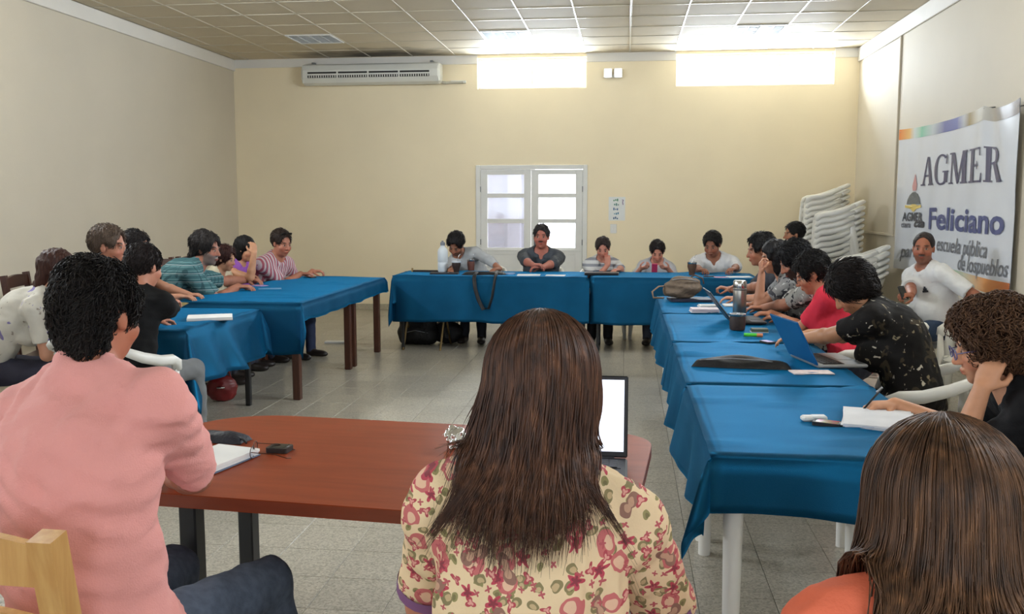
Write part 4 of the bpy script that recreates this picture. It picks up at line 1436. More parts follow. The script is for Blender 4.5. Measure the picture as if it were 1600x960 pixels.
def person(label, pel, face, head, hyaw=0, hpitch=0, hroll=0, lh=None, rh=None, shirt=None, sleeve='short', pants=(52, 56, 70),
           hair=None, skin=(196, 146, 116), s=1.0, w=1.0, belly=0.0, bust=0.0, fo=None, h=.0075, hs=1.0, tuck=0, seat=.45,
           legs=((.0, .46), (.0, .46)), foot=(.02, .02), collar=False, vneck=False, name='person', shirt_name='shirt', feet=True,
           lpole=(-.5, -.3, -.8), rpole=(.5, -.3, -.8), slouch=.03, sleeve_len=.72, hand_s=1.0, shrug=0.0, fold=.004, twist=0.0,
           legs_on=True, neck=0.0, cuff=None, shoulder=1.0, hip=1.0):
    """Seated figure. World coordinates for pel (x, y), head centre, hands (wrist, direction, palm normal, curl)."""
    global SHOE
    root = empty(name, (pel[0], pel[1], 0), math.radians(face - 90), label, 'person')
    ca, sa = math.cos(math.radians(face - 90)), math.sin(math.radians(face - 90))
    Rw = np.array([[ca, -sa, 0], [sa, ca, 0], [0, 0, 1]])        # local -> world
    toL = lambda q: Rw.T @ (np.asarray(q, float) - np.array((pel[0], pel[1], 0)))
    toLd = lambda q: Rw.T @ np.asarray(q, float)
    fo = dict(fo or {})
    Pc = V3(0, 0, seat + .115 * s)
    Hc = toL(head)
    A = axes_from(hyaw, hpitch, hroll)
    hs_ = s * hs
    fw_, up_ = A[:, 1], A[:, 2]
    tv = nrm(Hc - Pc)
    Sh = Hc - up_ * .082 * hs_ - tv * (.100 + neck) * s - fw_ * .02
    t = nrm(Sh - Pc)
    tw = axes_from(twist)
    r = nrm(tw[:, 0] - t * (tw[:, 0] @ t)); fwd = nrm(np.cross(t, r))
    B = np.stack([r, fwd, t], 1)
    rp = V3(1, 0, 0); Bp = np.stack([rp, np.cross(nrm(t), rp), nrm(t)], 1)
    L = np.linalg.norm(Sh - Pc)
    at = lambda q, x=0, y=0: Pc + t * (L * q) + r * x + fwd * y
    sw_ = .172 * s * shoulder * (w * .5 + .5)
    SJ = [Sh - r * sw_ + V3(0, 0, shrug) - t * .045, Sh + r * sw_ + V3(0, 0, shrug) - t * .045]
    def torso(F, e=0.0):
        F.ell(Pc + V3(0, -.01, -.01), V3(.172 * w * hip, .128 * (w * .6 + .4) + belly * .3, .115) * s + e, Bp, .05)
        F.ell(at(.28, 0, -slouch * .6), V3(.150 * w, .112 * w + belly * .7, .15) * s + e, B, .06)
        if belly: F.ell(at(.25, 0, .05 + belly * .5), V3(.13 * w, .09 + belly * .6, .12) * s + e, B, .05)
        F.ell(at(.66, 0, -slouch), V3(.160 * w, .112 * (w * .7 + .3), .185) * s + e, B, .06)
        F.cone(SJ[0] + r * .02, SJ[1] - r * .02, (.062 + e) * s, (.062 + e) * s, .05)
        for q, S in ((-1, SJ[0]), (1, SJ[1])):
            F.cone(Sh + t * .035 * s - fwd * .015, S * .75 + Sh * .25 + t * .015, (.05 + e) * s, (.048 + e) * s, .05)
            if bust: F.ell(at(.60, q * .075 * s, .075), V3(.065, .045 + bust, .07) * s + e, B, .04)
    body = Field()
    torso(body, -.004)
    body.cone(Sh - t * .02 + fwd * .0, Hc - up_ * .06 * hs_ - fw_ * .015, .060 * s, .055 * s, .025)
    head_field(body, Hc, A, hs_, fo)
    cloth = Field()
    torso(cloth, .010)
    ua, fa = .285 * s, .25 * s
    wrists = []
    for q, hand, pole, S in ((-1, lh, lpole, SJ[0]), (1, rh, rpole, SJ[1])):
        if hand is None:
            wr = at(.1, q * .30, .22); hd, hn, hcurl = V3(0, 1, -.2), V3(0, 0, -1), .5
        else:
            wr = toL(hand[0]); hd = toLd(hand[1]); hn = toLd(hand[2]); hcurl = hand[3]
        E, wr = ik(S, wr, ua, fa, np.asarray(pole))
        wrists.append((E, wr))
        body.cone(S, E, .046 * s * (.6 + .4 * w), .038 * s * (.6 + .4 * w), .03)
        mid = E * .72 + wr * .28
        body.cone(E, mid, .038 * s, .040 * s * (.7 + .3 * w), .02).cone(mid, wr, .039 * s * (.7 + .3 * w), .0265 * s, .015)
        hand_field(body, wr, hd, hn, q, hcurl, .93 * s * hand_s)
        d1 = nrm(E - S)
        if sleeve == 'short':
            e = S + (E - S) * sleeve_len
            cloth.cone(S, e, .060 * s * (.55 + .45 * w), .060 * s * (.5 + .5 * w), .035, flat=True)
        elif sleeve == 'long':
            e = E + (wr - E) * sleeve_len
            cloth.cone(S, E, .060 * s * (.55 + .45 * w), .054 * s, .035)
            cloth.cone(E, e, .054 * s, .044 * s, .02, flat=True)
        elif sleeve == 'none':
            pass
    # neck opening and hem
    nk = Sh + t * .055 * s + fwd * .02
    cloth.ell(nk, V3(.078, .082, .050) * s, B @ axes_from(0, 18), .012, 's')
    if vneck:
        cloth.cone(nk + fwd * .06, at(.72, 0, .15), .045 * s, .008, .012, 's')
    if collar:
        for q in (-1, 1):
            cloth.cone(Sh + t * .030 * s - fwd * .045, Sh + t * .028 * s + r * q * .055, .018, .018, .012)
            cloth.cone(Sh + t * .028 * s + r * q * .058, Sh + t * (-.012) * s + r * q * .040 + fwd * .085, .018, .014, .012)
    cloth.plane(Pc - V3(0, 0, .075 * s), (0, 0, 1), .01)
    seed = abs(hash(label)) % 9973 if False else sum(ord(ch) * (i + 3) for i, ch in enumerate(label)) % 9973
    # body mesh
    lo, hi = body.bounds()
    Vb, Qb = surface(body, lo, hi, h)
    colr = skin_colour(Vb, Hc, A, hs_, skin, fo)
    np_mesh('body', Vb, Qb, M_skin, root, colr)
    # shirt mesh
    lo, hi = cloth.bounds()
    fn = (lambda P, c=True: cloth(P, c) + (wob(P, fold, 26, seed, (1, 1, .55)) + wob(P, fold * .6, 60, seed + 5, (.6, 1, 1.2)) if c else 0))
    Vs, Qs = surface(fn, lo - .01, hi + .01, h * 1.15)
    so = np_mesh(shirt_name, Vs, Qs, shirt, root)
    if cuff is not None and sleeve == 'short':
        for q, S in ((0, SJ[0]), (1, SJ[1])):
            E = wrists[q][0]
            e = S + (E - S) * sleeve_len; d1 = nrm(E - S)
            rr = .060 * s * (.5 + .5 * w) + .004
            MB().tube([tuple(e - d1 * .022), tuple(e + d1 * .003)], [rr, rr], 20, cap=False).build('sleeve_cuff', cuff, so, smooth=True)
    # legs
    if legs_on:
        pf = Field()
        pf.ell(Pc + V3(0, -.01, -.015), V3(.166 * w * hip, .122 * (w * .6 + .4), .105) * s, None, .05)
        for q, (spl, ln), ft in ((-1, legs[0], foot[0]), (1, legs[1], foot[1])):
            hj = Pc + V3(q * .085 * s * w, .02, -.03)
            kn = hj + V3(q * math.sin(spl), math.cos(spl), 0) * ln * s; kn[2] = seat + .05 * s
            an = V3(kn[0] + q * .01, kn[1] + ft, .10)
            pf.cone(hj, kn, .088 * s * (.5 + .5 * w), .062 * s, .04)
            pf.cone(kn, kn * .65 + an * .35, .060 * s, .060 * s, .02).cone(kn * .65 + an * .35, an - V3(0, 0, .03), .060 * s, .050, .02)
            if feet:
                if SHOE is None: SHOE = shoe_mesh()
                so_ = link_mesh('shoe', SHOE, None, root)
                so_.location = (an[0], an[1] + .02, 0); so_.rotation_euler = (0, 0, -q * .15)
        lo, hi = pf.bounds()
        pm = pants if not isinstance(pants, tuple) else mat('trouser_cloth', pants, .8, .08, 12, .2, 150, spec=.2)
        Vp, Qp = surface(lambda P, c=True: pf(P, c) + (wob(P, .005, 28, seed + 9) if c else 0), lo, hi, max(h * 1.5, .011))
        np_mesh('trousers', Vp, Qp, pm, root)
    info = dict(root=root, Hc=Hc, A=A, hs=hs_, body=body, cloth=cloth, Sh=Sh, t=t, r=r, fwd=fwd, wr=wrists, Rw=Rw, at=at)
    if hair:
        make_hair(info, hair, seed, h)
    return info

def make_hair(I, o, seed, h):
    c, A, s = I['Hc'], I['A'], I['hs']
    T_ = lambda x, y, z: c + A @ (np.array((x, y, z)) * s)
    st = o.get('style', 'short')
    t = o.get('t', .014)
    F = Field()
    F.ell(T_(0, -.018, .036), V3(.074 + t, .096 + t, .086 + t) * s, A, .01)
    if o.get('vol'):
        for (x, y, z, a, b, d) in o['vol']:
            F.ell(T_(x, y, z), V3(a, b, d) * s, A, .03)
    hl = o.get('hairline', .010 if st == 'short' else .0)           # + raises the hairline
    F.ell(T_(0, .100, -.030 + hl), V3(.072, .070 + hl * .6, .108) * s, A, .012, 's')
    if st in ('short', 'thin'):
        low = o.get('low', -.05)
        F.plane(T_(0, -.06, low), A @ np.array((0, -.45, 1.0)), .012)
        for q in (-1, 1):
            F.ell(T_(q * .095, .012, -.035), V3(.035, .040, .060) * s, A, .01, 's')
    amp, fr = o.get('amp', .006), o.get('freq', 60)
    an = o.get('aniso', (1, 1, .5))
    fn = lambda P, cl=True: F(P, cl) + (wob(P, amp, fr, seed + 3, an) + wob(P, amp * .5, fr * 2.4, seed + 4, an) if cl else 0)
    lo, hi = F.bounds()
    V, Q = surface(fn, lo, hi, o.get('h', h * .9))
    m = hair_mat(o['col'], o.get('col2'), o.get('scale', (60, 60, 5)))
    ho = np_mesh('hair', V, Q, m, I['root'])
    I['hairF'] = F
    # locks on top of the shell
    n = o.get('locks', 0)
    if n and st in ('short', 'bushy', 'thin'):
        rr = np.random.RandomState(seed)
        nv = len(V)
        pick = rr.choice(nv, min(n, nv), replace=False)
        R0 = V[pick]
        eps = 1e-3
        g = np.stack([F((R0 + np.eye(3)[i] * eps).astype(f32)) - F((R0 - np.eye(3)[i] * eps).astype(f32)) for i in range(3)], 1)
        g /= np.maximum(np.linalg.norm(g, axis=1, keepdims=True), 1e-6)
        down = A @ np.array(o.get('comb', (0, -.5, -1.0)))
        tang = down - g * (g @ down)[:, None] + rr.normal(size=R0.shape) * o.get('mess', .35)
        tang -= g * (tang * g).sum(1)[:, None]
        tang /= np.maximum(np.linalg.norm(tang, axis=1, keepdims=True), 1e-6)
        ln = o.get('len', .03) * rr.uniform(.6, 1.3, (len(R0), 1))
        K = 5
        curl = o.get('curl', 0.0)
        pts = []
        for k in range(K):
            u = k / (K - 1)
            off = g * (.004 + o.get('lift', .006) * math.sin(u * 2.2)) + tang * ln * u
            if curl:
                bt = np.cross(tang, g)
                off = off + curl * (bt * math.sin(u * 5.5) + g * (1 - math.cos(u * 5.5)) * .7)
            pts.append(R0 - g * .004 + off)
        strand_mesh(np.stack(pts, 1), o.get('rad', .0022), 'hair_locks', m, I['root'])['kind'] = 'stuff'
    return ho

def long_hair(I, o, seed):
    """Locks that leave the parting, follow the skull and fall over shoulders and back."""
    c, A, s = I['Hc'], I['A'], I['hs']
    rr = np.random.RandomState(seed)
    N, K = o['n'], o.get('K', 18)
    ex = np.array((.080, .102, .094)) * s + o.get('puff', .012)
    ctr = np.array((0, -.018, .034)) * s
    az = rr.uniform(-math.pi, math.pi, N) if not o.get('back') else rr.uniform(-1, 1, N)
    # azimuth 0 = back of the head, +-pi = forehead; keep the face open
    lim = math.radians(o.get('open', 125))
    az = rr.uniform(-lim, lim, N)
    layer = rr.uniform(0, 1, N)
    px = rr.uniform(-1, 1, N) * .004
    ph0 = rr.uniform(.05, 1.25, N) * (rr.uniform(0, 1, N) > .25) + .04     # where on the skull the lock starts
    end = o['end'] + rr.uniform(-o.get('rag', .05), o.get('rag', .03), N) + o.get('side_up', 0) * (np.abs(az) / lim) ** 2
    pts = np.zeros((N, K, 3))
    kk = np.linspace(0, 1, K)
    phmax = math.radians(o.get('phmax', 100))
    n1 = max(6, K // 2 - 1)
    wave_a = rr.uniform(.002, .009, N) * o.get('wave', 1); wave_p = rr.uniform(0, 6.28, N); wave_f = rr.uniform(18, 34, N)
    dirx, diry = np.sin(az), -np.cos(az)
    for j in range(n1):
        ph = ph0 + (np.maximum(phmax, ph0 + .1) - ph0) * j / (n1 - 1)
        rsc = 1 + .10 * layer
        pts[:, j, 0] = ctr[0] + ex[0] * np.sin(ph) * dirx * rsc + px
        pts[:, j, 1] = ctr[1] + ex[1] * np.sin(ph) * diry * rsc
        pts[:, j, 2] = ctr[2] + ex[2] * np.cos(ph) * rsc
    loc = pts[:, :n1] @ A.T + c
    pts[:, :n1] = loc
    p0 = pts[:, n1 - 1].copy()
    zf = end
    out = np.stack([dirx, diry], 1) @ np.stack([A[:2, 0], A[:2, 1]], 0)
    for j in range(n1, K):
        u = (j - n1 + 1) / (K - n1)
        q = p0.copy()
        q[:, 2] = p0[:, 2] + (zf - p0[:, 2]) * u
        fl = o.get('flare', .03) * u * (.4 + .6 * layer) - o.get('gather', 0) * u * np.abs(dirx)
        q[:, 0] += out[:, 0] * fl + wave_a * u ** .5 * np.sin(wave_f * q[:, 2] + wave_p)
        q[:, 1] += out[:, 1] * fl + wave_a * u ** .5 * np.cos(wave_f * q[:, 2] + wave_p * 1.7)
        q[:, 0] -= o.get('pull', 0) * u * dirx; q[:, 1] -= o.get('pull', 0) * .8 * u * np.abs(dirx)
        if 'lean' in o:
            q[:, 0] += o['lean'][0] * u; q[:, 1] += o['lean'][1] * u
        pts[:, j] = q
    # keep the locks outside clothes and skin
    flat = pts.reshape(-1, 3)
    for it in range(5):
        for Fd, gap in ((I['cloth'], .010), (I['body'], .008)):
            d = Fd(flat.astype(f32), False)
            want = gap + .022 * np.repeat(layer, K)
            bad = d < want
            if not bad.any(): continue
            b = flat[bad]; eps = 2e-3
            g = np.stack([Fd((b + np.eye(3)[i] * eps).astype(f32), False) - Fd((b - np.eye(3)[i] * eps).astype(f32), False) for i in range(3)], 1)
            g /= np.maximum(np.linalg.norm(g, axis=1, keepdims=True), 1e-6)
            flat[bad] = b + g * np.minimum(.05, (want[bad] - d[bad]))[:, None]
    pts = flat.reshape(N, K, 3)
    sm = pts.copy()
    sm[:, 1:-1] = .25 * pts[:, :-2] + .5 * pts[:, 1:-1] + .25 * pts[:, 2:]
    m = o['mat']
    ob = strand_mesh(sm, rr.uniform(.6, 1.4, N) * o.get('rad', .0018), 'hair_locks', m, I['root'])
    ob['kind'] = 'stuff'
    return ob

def strand_mat(name, ramp, scale=(70, 70, 3)):
    """Hair colour varying from lock to lock."""
    m = mat(name, ramp[0], .46, .2, 1.0, 0, 10, spec=.4, rgb2=ramp[1], stretch=scale)
    nt = m.node_tree
    r = [n for n in nt.nodes if n.type == 'VALTORGB'][0]
    if len(ramp) > 2:
        k = r.color_ramp.elements.new(.60); k.color = lin(ramp[1])
        r.color_ramp.elements[-1].color = lin(ramp[2]); r.color_ramp.elements[-1].position = .8
    return m

def glasses(I, rgb=(30, 28, 28), up=0.0, tilt=0, dark=False):
    c, A, s = I['Hc'], I['A'], I['hs']
    T_ = lambda x, y, z: tuple(c + A @ (np.array((x, y, z)) * s))
    g = empty('eyeglasses'); g.parent = I['root']
    m = mat('spectacle_frame', rgb, .3, .1)
    y0, z0 = (.112, -.002) if not up else (.060 , .105)
    for q in (-1, 1):
        ring = []
        for k in range(17):
            a = 2 * math.pi * k / 16
            ring.append(T_(q * .033 + .025 * math.cos(a), y0 - (.003 * abs(math.cos(a)) if not up else -.012 * math.sin(a)), z0 + (.018 if not up else .014) * math.sin(a)))
        fr_ = MB().tube(ring, .0022, 6, cap=False).build('rim', m, g, smooth=True)
        if dark:
            MB().add(ring[:16], [tuple(range(16))]).build('lens', mat('dark_lens', (25, 25, 28), .1, .05), g)
        MB().tube([T_(q * .058, y0 - .004, z0 + .004), T_(q * .080, .03, z0 + (.006 if not up else -.03)), T_(q * .082, -.01, z0 + (.002 if not up else -.07))], .002, 6).build('temple', m, g, smooth=True)
    MB().tube([T_(-.010, y0 + .002, z0 + .004), T_(0, y0 + .006, z0 + .007), T_(.010, y0 + .002, z0 + .004)], .002, 6).build('bridge', m, g, smooth=True)
    return g

# ================================================================== THE PEOPLE
DN = (0, 0, -1)
def hz(px, py, z, d, n=DN, curl=.5):
    return (tuple(on_z(px, py, z)), d, n, curl)
def pt(p, d, n=DN, curl=.5):
    return (p, d, n, curl)
BLK, DBR = (20, 17, 16), (44, 30, 24)
C = lambda n, rgb, **k: mat(n, rgb, k.pop('rough', .8), .05, 10, .15, 180, spec=.2, **k)
PLG = 'white plastic chairs at the tables'
DWG = 'dark wooden chairs along the left'

# ---- foreground: man in the pink shirt, seen from behind
pk = person('man in a pink short-sleeved shirt seen from behind at the brown table', (-1.19, 1.90), 80, tuple(on_y(153, 492, 2.06)), hyaw=0, hpitch=8, hroll=0, hs=.92,
    lh=pt((-1.52, 2.32, .79), (.3, .9, 0)), rh=hz(272, 748, .79, (-.35, 1, -.05)), shirt=mat('pink_cotton', (228, 158, 152), .8, .04, 6, .25, 260, spec=.2, sheen=.1), sleeve='short', sleeve_len=.86,
    pants=mat('blue_grey_denim', (78, 88, 104), .85, .2, 40, .3, 300, spec=.2), hair=dict(style='short', col=(20, 17, 16), col2=(34, 28, 25), t=.014, amp=.008, freq=50, low=-.125, vol=[(0, -.055, -.05, .062, .045, .065)], locks=9000, len=.024, rad=.0014, lift=.007, mess=.55, h=.006, aniso=(1, 1, 1)),
    skin=(176, 112, 86), s=1.07, w=1.12, h=.0065, legs=((.15, .46), (.06, .46)), collar=True, shirt_name='shirt', fold=.007, rpole=(.9, -.1, -.6), lpole=(-.9, -.1, -.5), slouch=.05, fo=dict(fat=.004))
wood_chair('pine', -1.295, 1.84, 88, 'light pine wooden chair under the man in the pink shirt')

# ---- foreground: woman in the flowered blouse with long brown hair
M_hairA = strand_mat('brown_hair', ((52, 33, 25), (90, 58, 41), (134, 92, 66)))
fl = person('woman with long brown hair in a cream flowered blouse at the laptop', (-.175, 1.47), 92, tuple(on_y(846, 613, 1.66)), hyaw=4, hpitch=14,
    lh=pt((-.31, 1.93, .80), (.2, 1, 0)), rh=pt((.04, 1.93, .80), (-.2, 1, 0)), shirt=flower_mat('flowered_cotton'), sleeve='short', sleeve_len=.80,
    pants=(60, 62, 76), hair=dict(style='long', col=(40, 23, 17), col2=(58, 33, 23), t=.020, amp=.004, freq=60, h=.007,
        vol=[(0, -.075, -.06, .075, .04, .10)]),
    skin=(190, 128, 100), s=.96, w=1.0, h=.0065, bust=.03, shirt_name='blouse', fold=.007, lpole=(-.40, -.15, -1), rpole=(.40, -.15, -1), slouch=.05,
    cuff=mat('mauve_sleeve_trim', (128, 86, 128), .7), shoulder=1.04)
long_hair(fl, dict(n=5600, K=20, end=.985, rag=.05, puff=.018, flare=.04, gather=.0, open=118, phmax=98, mat=M_hairA, rad=.0014, wave=1.2, lean=(-.03, -.02), side_up=.13, pull=.032), 5)
plastic_chair(-.145, 1.36, 92, 'white plastic chair under the woman in the flowered blouse', PLG)

# ---- foreground: woman in orange with light brown hair
M_hairB = strand_mat('chestnut_hair', ((60, 41, 29), (102, 70, 47), (148, 106, 72)))
og = person('woman with straight light brown hair in an orange top at the lower right', (.50, 1.16), 96, tuple(on_y(1466, 806, 1.34)), hyaw=6, hpitch=6,
    lh=pt((.36, 1.62, .62), (0, 1, 0)), rh=pt((.74, 1.62, .62), (0, 1, 0)), shirt=C('orange_jersey', (232, 118, 88)), sleeve='short', pants=(58, 70, 96),
    hair=dict(style='long', col=(56, 36, 24), col2=(84, 54, 34), t=.018, amp=.004, freq=60, h=.006,
        vol=[(0, -.07, -.05, .06, .03, .08)]),
    skin=(196, 138, 108), s=.95, w=1.12, h=.0065, bust=.02, shirt_name='top', slouch=.05, seat=.43, neck=-.045, shrug=.015, shoulder=1.08)
long_hair(og, dict(n=5600, K=20, end=.84, rag=.05, puff=.018, flare=.035, open=128, phmax=98, mat=M_hairB, rad=.0013, wave=.8, lean=(0, -.01)), 9)
plastic_chair(.50, 1.06, 96, 'white plastic chair under the woman in orange', PLG)

# ---- right row, nearest first
cy = person('woman with curly brown hair and glasses in black, chin on her hand', (1.50, 3.12), 172, tuple(on_y(1545, 540, 3.16)), hyaw=0, hpitch=14, hroll=0,
    lh=pt((1.13, 3.06, .965), (.35, .12, .8), (.5, .4, .5), .9), rh=hz(1398, 632, .785, (-1, -.12, -.05), DN, .75), shirt=C('black_knit', (17, 17, 20)), sleeve='short', sleeve_len=.62,
    hair=dict(style='bushy', col=(66, 44, 32), col2=(104, 74, 52), t=.020, amp=.010, freq=34, locks=5200, len=.04, curl=.009, rad=.0024, mess=.9, lift=.014, h=.006, aniso=(1, 1, 1),
        vol=[(0, -.045, .05, .092, .09, .075), (0, -.07, -.03, .075, .05, .055)], hairline=.012),
    skin=(206, 150, 116), s=1.0, w=1.08, h=.0055, bust=.02, shirt_name='top', lpole=(.1, .35, -1), rpole=(.5, -.1, -.8), pants=(40, 42, 52), vneck=True, slouch=.05)
glasses(cy, (90, 84, 130))
plastic_chair(1.60, 3.12, 172, 'white plastic chair under the woman with curly hair', PLG)

df = person('woman in a dark flowered top leaning over the laptop with blue lid', (1.42, 4.72), 166, tuple(on_y(1330, 452, 4.92)), hyaw=12, hpitch=42,
    lh=hz(1240, 533, .80, (-1, .25, 0)), rh=hz(1262, 522, .80, (-1, .1, 0)), shirt=blotch('dark_flowered_cloth', (24, 21, 20), [(14, .60, (62, 54, 40), 2), (20, .66, (138, 126, 100), 5), (26, .68, (196, 188, 170), 11)]), sleeve='short', sleeve_len=.72,
    hair=dict(style='bushy', col=(22, 17, 16), col2=(34, 26, 24), t=.026, amp=.006, freq=50, locks=1600, len=.05, rad=.0022, vol=[(0, -.06, -.03, .085, .06, .07)], aniso=(1, 1, .6)),
    skin=(190, 136, 100), w=1.15, bust=.03, shirt_name='top', lpole=(-.5, -.1, -.8), rpole=(.5, .0, -.8), slouch=.07, s=1.0)
plastic_chair(1.50, 4.70, 168, 'white plastic armchair under the woman in the dark flowered top', PLG)

rd = person('woman in a bright red top and glasses looking down at the table', (1.42, 5.98), 172, tuple(on_y(1268, 428, 6.15)), hyaw=4, hpitch=26,
    lh=hz(1222, 497, .79, (-1, .3, 0)), rh=hz(1205, 490, .79, (-1, -.2, 0)), shirt=C('red_jersey', (214, 52, 72)), sleeve='short', sleeve_len=.75,
    hair=dict(style='short', col=(22, 18, 18), t=.022, amp=.006, freq=60, low=-.075, locks=1400, len=.035), skin=(188, 128, 98), w=1.12, bust=.03, shirt_name='top', slouch=.05,
    lpole=(-.6, -.1, -.8), rpole=(.5, 0, -.8))
glasses(rd, (60, 60, 64))
plastic_chair(1.52, 5.96, 172, 'white plastic armchair under the woman in red', PLG)

bm_ = person('bearded man with dark hair in a grey patterned shirt, looking down', (1.40, 6.60), 176, tuple(on_y(1241, 408, 6.62)), hyaw=4, hpitch=30,
    lh=hz(1190, 482, .79, (-1, .1, 0)), rh=hz(1178, 476, .79, (-1, -.2, 0)), shirt=blotch('grey_printed_cloth', (150, 148, 142), [(14, .52, (52, 50, 50), 3), (24, .58, (210, 206, 198), 8), (30, .62, (40, 40, 44), 14)]), sleeve='short', sleeve_len=.78,
    hair=dict(style='bushy', col=(20, 18, 20), t=.026, amp=.006, freq=60, locks=1200, len=.04, hairline=.004, vol=[(0, -.07, -.03, .07, .05, .06)]), skin=(170, 114, 88), w=1.05, fo=dict(beard=(34, 26, 24)), slouch=.05)
plastic_chair(1.52, 6.60, 176, 'white plastic chair under the bearded man', PLG)

bh = person('woman with long black hair resting her chin on her raised hand', (1.42, 7.12), 178, tuple(on_y(1210, 402, 7.15)), hyaw=0, hpitch=12,
    lh=pt(tuple(on_y(1190, 428, 7.02)), (-.1, .15, 1), (1, 0, .1), 1.0), rh=hz(1150, 466, .79, (-1, 0, 0)), shirt=blotch('grey_print_blouse', (140, 140, 140), [(20, .55, (70, 70, 76), 4), (26, .62, (200, 200, 198), 9)]), sleeve='short', sleeve_len=.6,
    hair=dict(style='long', col=(16, 14, 16), t=.018, amp=.005, freq=60, locks=0, vol=[(0, -.08, -.06, .075, .045, .10), (0, -.10, -.15, .07, .035, .09), (.06, -.02, -.08, .03, .05, .09), (-.06, -.02, -.08, .03, .05, .09)]),
    skin=(184, 130, 102), w=.95, s=.96, bust=.02, lpole=(0, .5, -1), shirt_name='blouse')
plastic_chair(1.54, 7.12, 178, 'white plastic chair under the woman with long black hair', PLG)

pm = person('young man with short dark hair in profile at the end of the right row', (1.38, 7.72), 184, tuple(on_y(1188, 391, 7.72)), hyaw=0, hpitch=10,
    lh=hz(1150, 455, .80, (-1, .1, .2), DN, 1.1), rh=hz(1140, 452, .80, (-1, -.1, .2), DN, 1.1), shirt=C('slate_tee', (70, 72, 78)), sleeve='short',
    hair=dict(style='short', col=(20, 18, 18), t=.022, amp=.006, freq=60, locks=700, len=.03), skin=(168, 112, 86), w=.98)
plastic_chair(1.5, 7.72, 184, 'white plastic chair under the young man in profile', PLG)

sb = person('man with short black hair sitting behind the right row near the chair stacks', (1.98, 10.90), 190, tuple(on_y(1240, 366, 10.9)), hyaw=0, hpitch=4,
    shirt=C('dark_shirt_cloth', (48, 50, 58)), hair=dict(style='short', col=(22, 20, 20), t=.016, amp=.004, freq=60, locks=400, len=.025), skin=(166, 112, 84), s=1.03)
plastic_chair(2.06, 10.92, 190, 'white plastic chair under the man near the chair stacks', PLG)

wp = person('man in a white polo shirt sitting turned round by the banner', (2.56, 7.95), 204, tuple(on_y(1443, 388, 7.95)), hyaw=42, hpitch=2, hroll=0,
    lh=pt(tuple(on_y(1484, 496, 7.75)), (-.3, -.2, -1), (-1, 0, 0), .6), rh=pt(tuple(on_y(1424, 466, 7.55)), (-.7, -.5, .1), (0, .4, -1), 1.0),
    shirt=C('white_pique', (222, 224, 226)), sleeve='short', sleeve_len=.80, pants=mat('blue_denim', (48, 68, 98), .85, .15, 40, .2, 200),
    hair=dict(style='thin', col=(52, 44, 42), t=.007, amp=.002, freq=90, hairline=.022, h=.006), skin=(160, 100, 76), s=1.03, w=1.18, belly=.05, collar=True,
    fo=dict(moustache=(58, 46, 42), stubble=(92, 72, 64), fat=.004), shirt_name='polo_shirt', lpole=(-1, -.6, .1), rpole=(.6, -.4, -.6), slouch=.03)
patchm = Field()
plastic_chair(2.60, 8.02, 215, 'white plastic armchair under the man in the white polo shirt', PLG)
plastic_chair(2.62, 6.95, 200, 'empty white plastic armchair below the banner', PLG)

# ---- back table, left to right
def chair_at(x, y, deg, lab):
    plastic_chair(x, y, deg, lab, PLG)
b1 = person('man in a light grey shirt bending low over the back table beside the white bottle', (-1.66, 10.68), 268, tuple(on_y(712, 382, 10.42)), hyaw=-8, hpitch=40, hroll=-8,
    lh=hz(782, 421, ZB + .04, (-.6, -.8, 0)), rh=hz(712, 424, ZB + .04, (-.1, -1, 0)), shirt=C('light_grey_cloth', (172, 174, 176)), sleeve='long', sleeve_len=.55, pants=(40, 40, 46),
    hair=dict(style='short', col=(24, 20, 20), t=.022, amp=.006, freq=60, locks=700, len=.03), skin=(156, 104, 80), fo=dict(beard=(50, 38, 34), beard_a=.6), s=1.03, lpole=(-1, .1, -.3), rpole=(.8, 0, -.4), slouch=.05)
chair_at(-1.66, 10.80, 268, 'white plastic chair under the bending man in grey')
b2 = person('man with a moustache in a dark slate shirt facing the camera at the back table', (-.98, 10.78), 270, tuple(on_y(846, 370, 10.62)), hyaw=0, hpitch=0,
    lh=hz(842, 421, ZB + .05, (-1, -.15, 0), DN, .7), rh=hz(838, 419, ZB + .07, (.9, -.3, 0), DN, .7), shirt=mat('slate_shirt_cloth', (58, 64, 72), .7, .08, 20, .15, 160), sleeve='long', sleeve_len=.25, pants=(40, 42, 50),
    hair=dict(style='short', col=(44, 40, 42), t=.012, amp=.003, freq=70, hairline=.004, locks=600, len=.02), skin=(172, 104, 88), w=1.18, s=1.10, vneck=True, collar=True,
    fo=dict(moustache=(46, 36, 34), fat=.004), lpole=(-1, .2, -.3), rpole=(1, .2, -.3), shirt_name='shirt')
chair_at(-.98, 10.90, 270, 'white plastic chair under the man with the moustache')
b3 = person('person in a grey and white striped polo holding a hand to the chin', (-.27, 10.74), 270, tuple(on_y(942, 388, 10.62)), hyaw=0, hpitch=22,
    lh=hz(970, 424, ZB + .04, (-.6, -.8, 0)), rh=pt(tuple(on_y(950, 414, 10.50)), (-.1, .1, 1), (0, 1, .2), 1.0), shirt=pattern('striped_polo_cloth', (206, 206, 204), [('Z', .07, .45, (128, 130, 140), .85, 0.1)]), sleeve='short', sleeve_len=.85, pants=(36, 34, 36),
    hair=dict(style='short', col=(54, 44, 42), t=.012, amp=.004, freq=60, vol=[(0, .02, .115, .028, .05, .03)], hairline=.008, locks=500, len=.022), skin=(190, 128, 108), collar=True, s=.97, lpole=(-.9, 0, -.5), rpole=(.3, .5, -1))
chair_at(-.27, 10.86, 270, 'white plastic chair under the person in the striped polo')
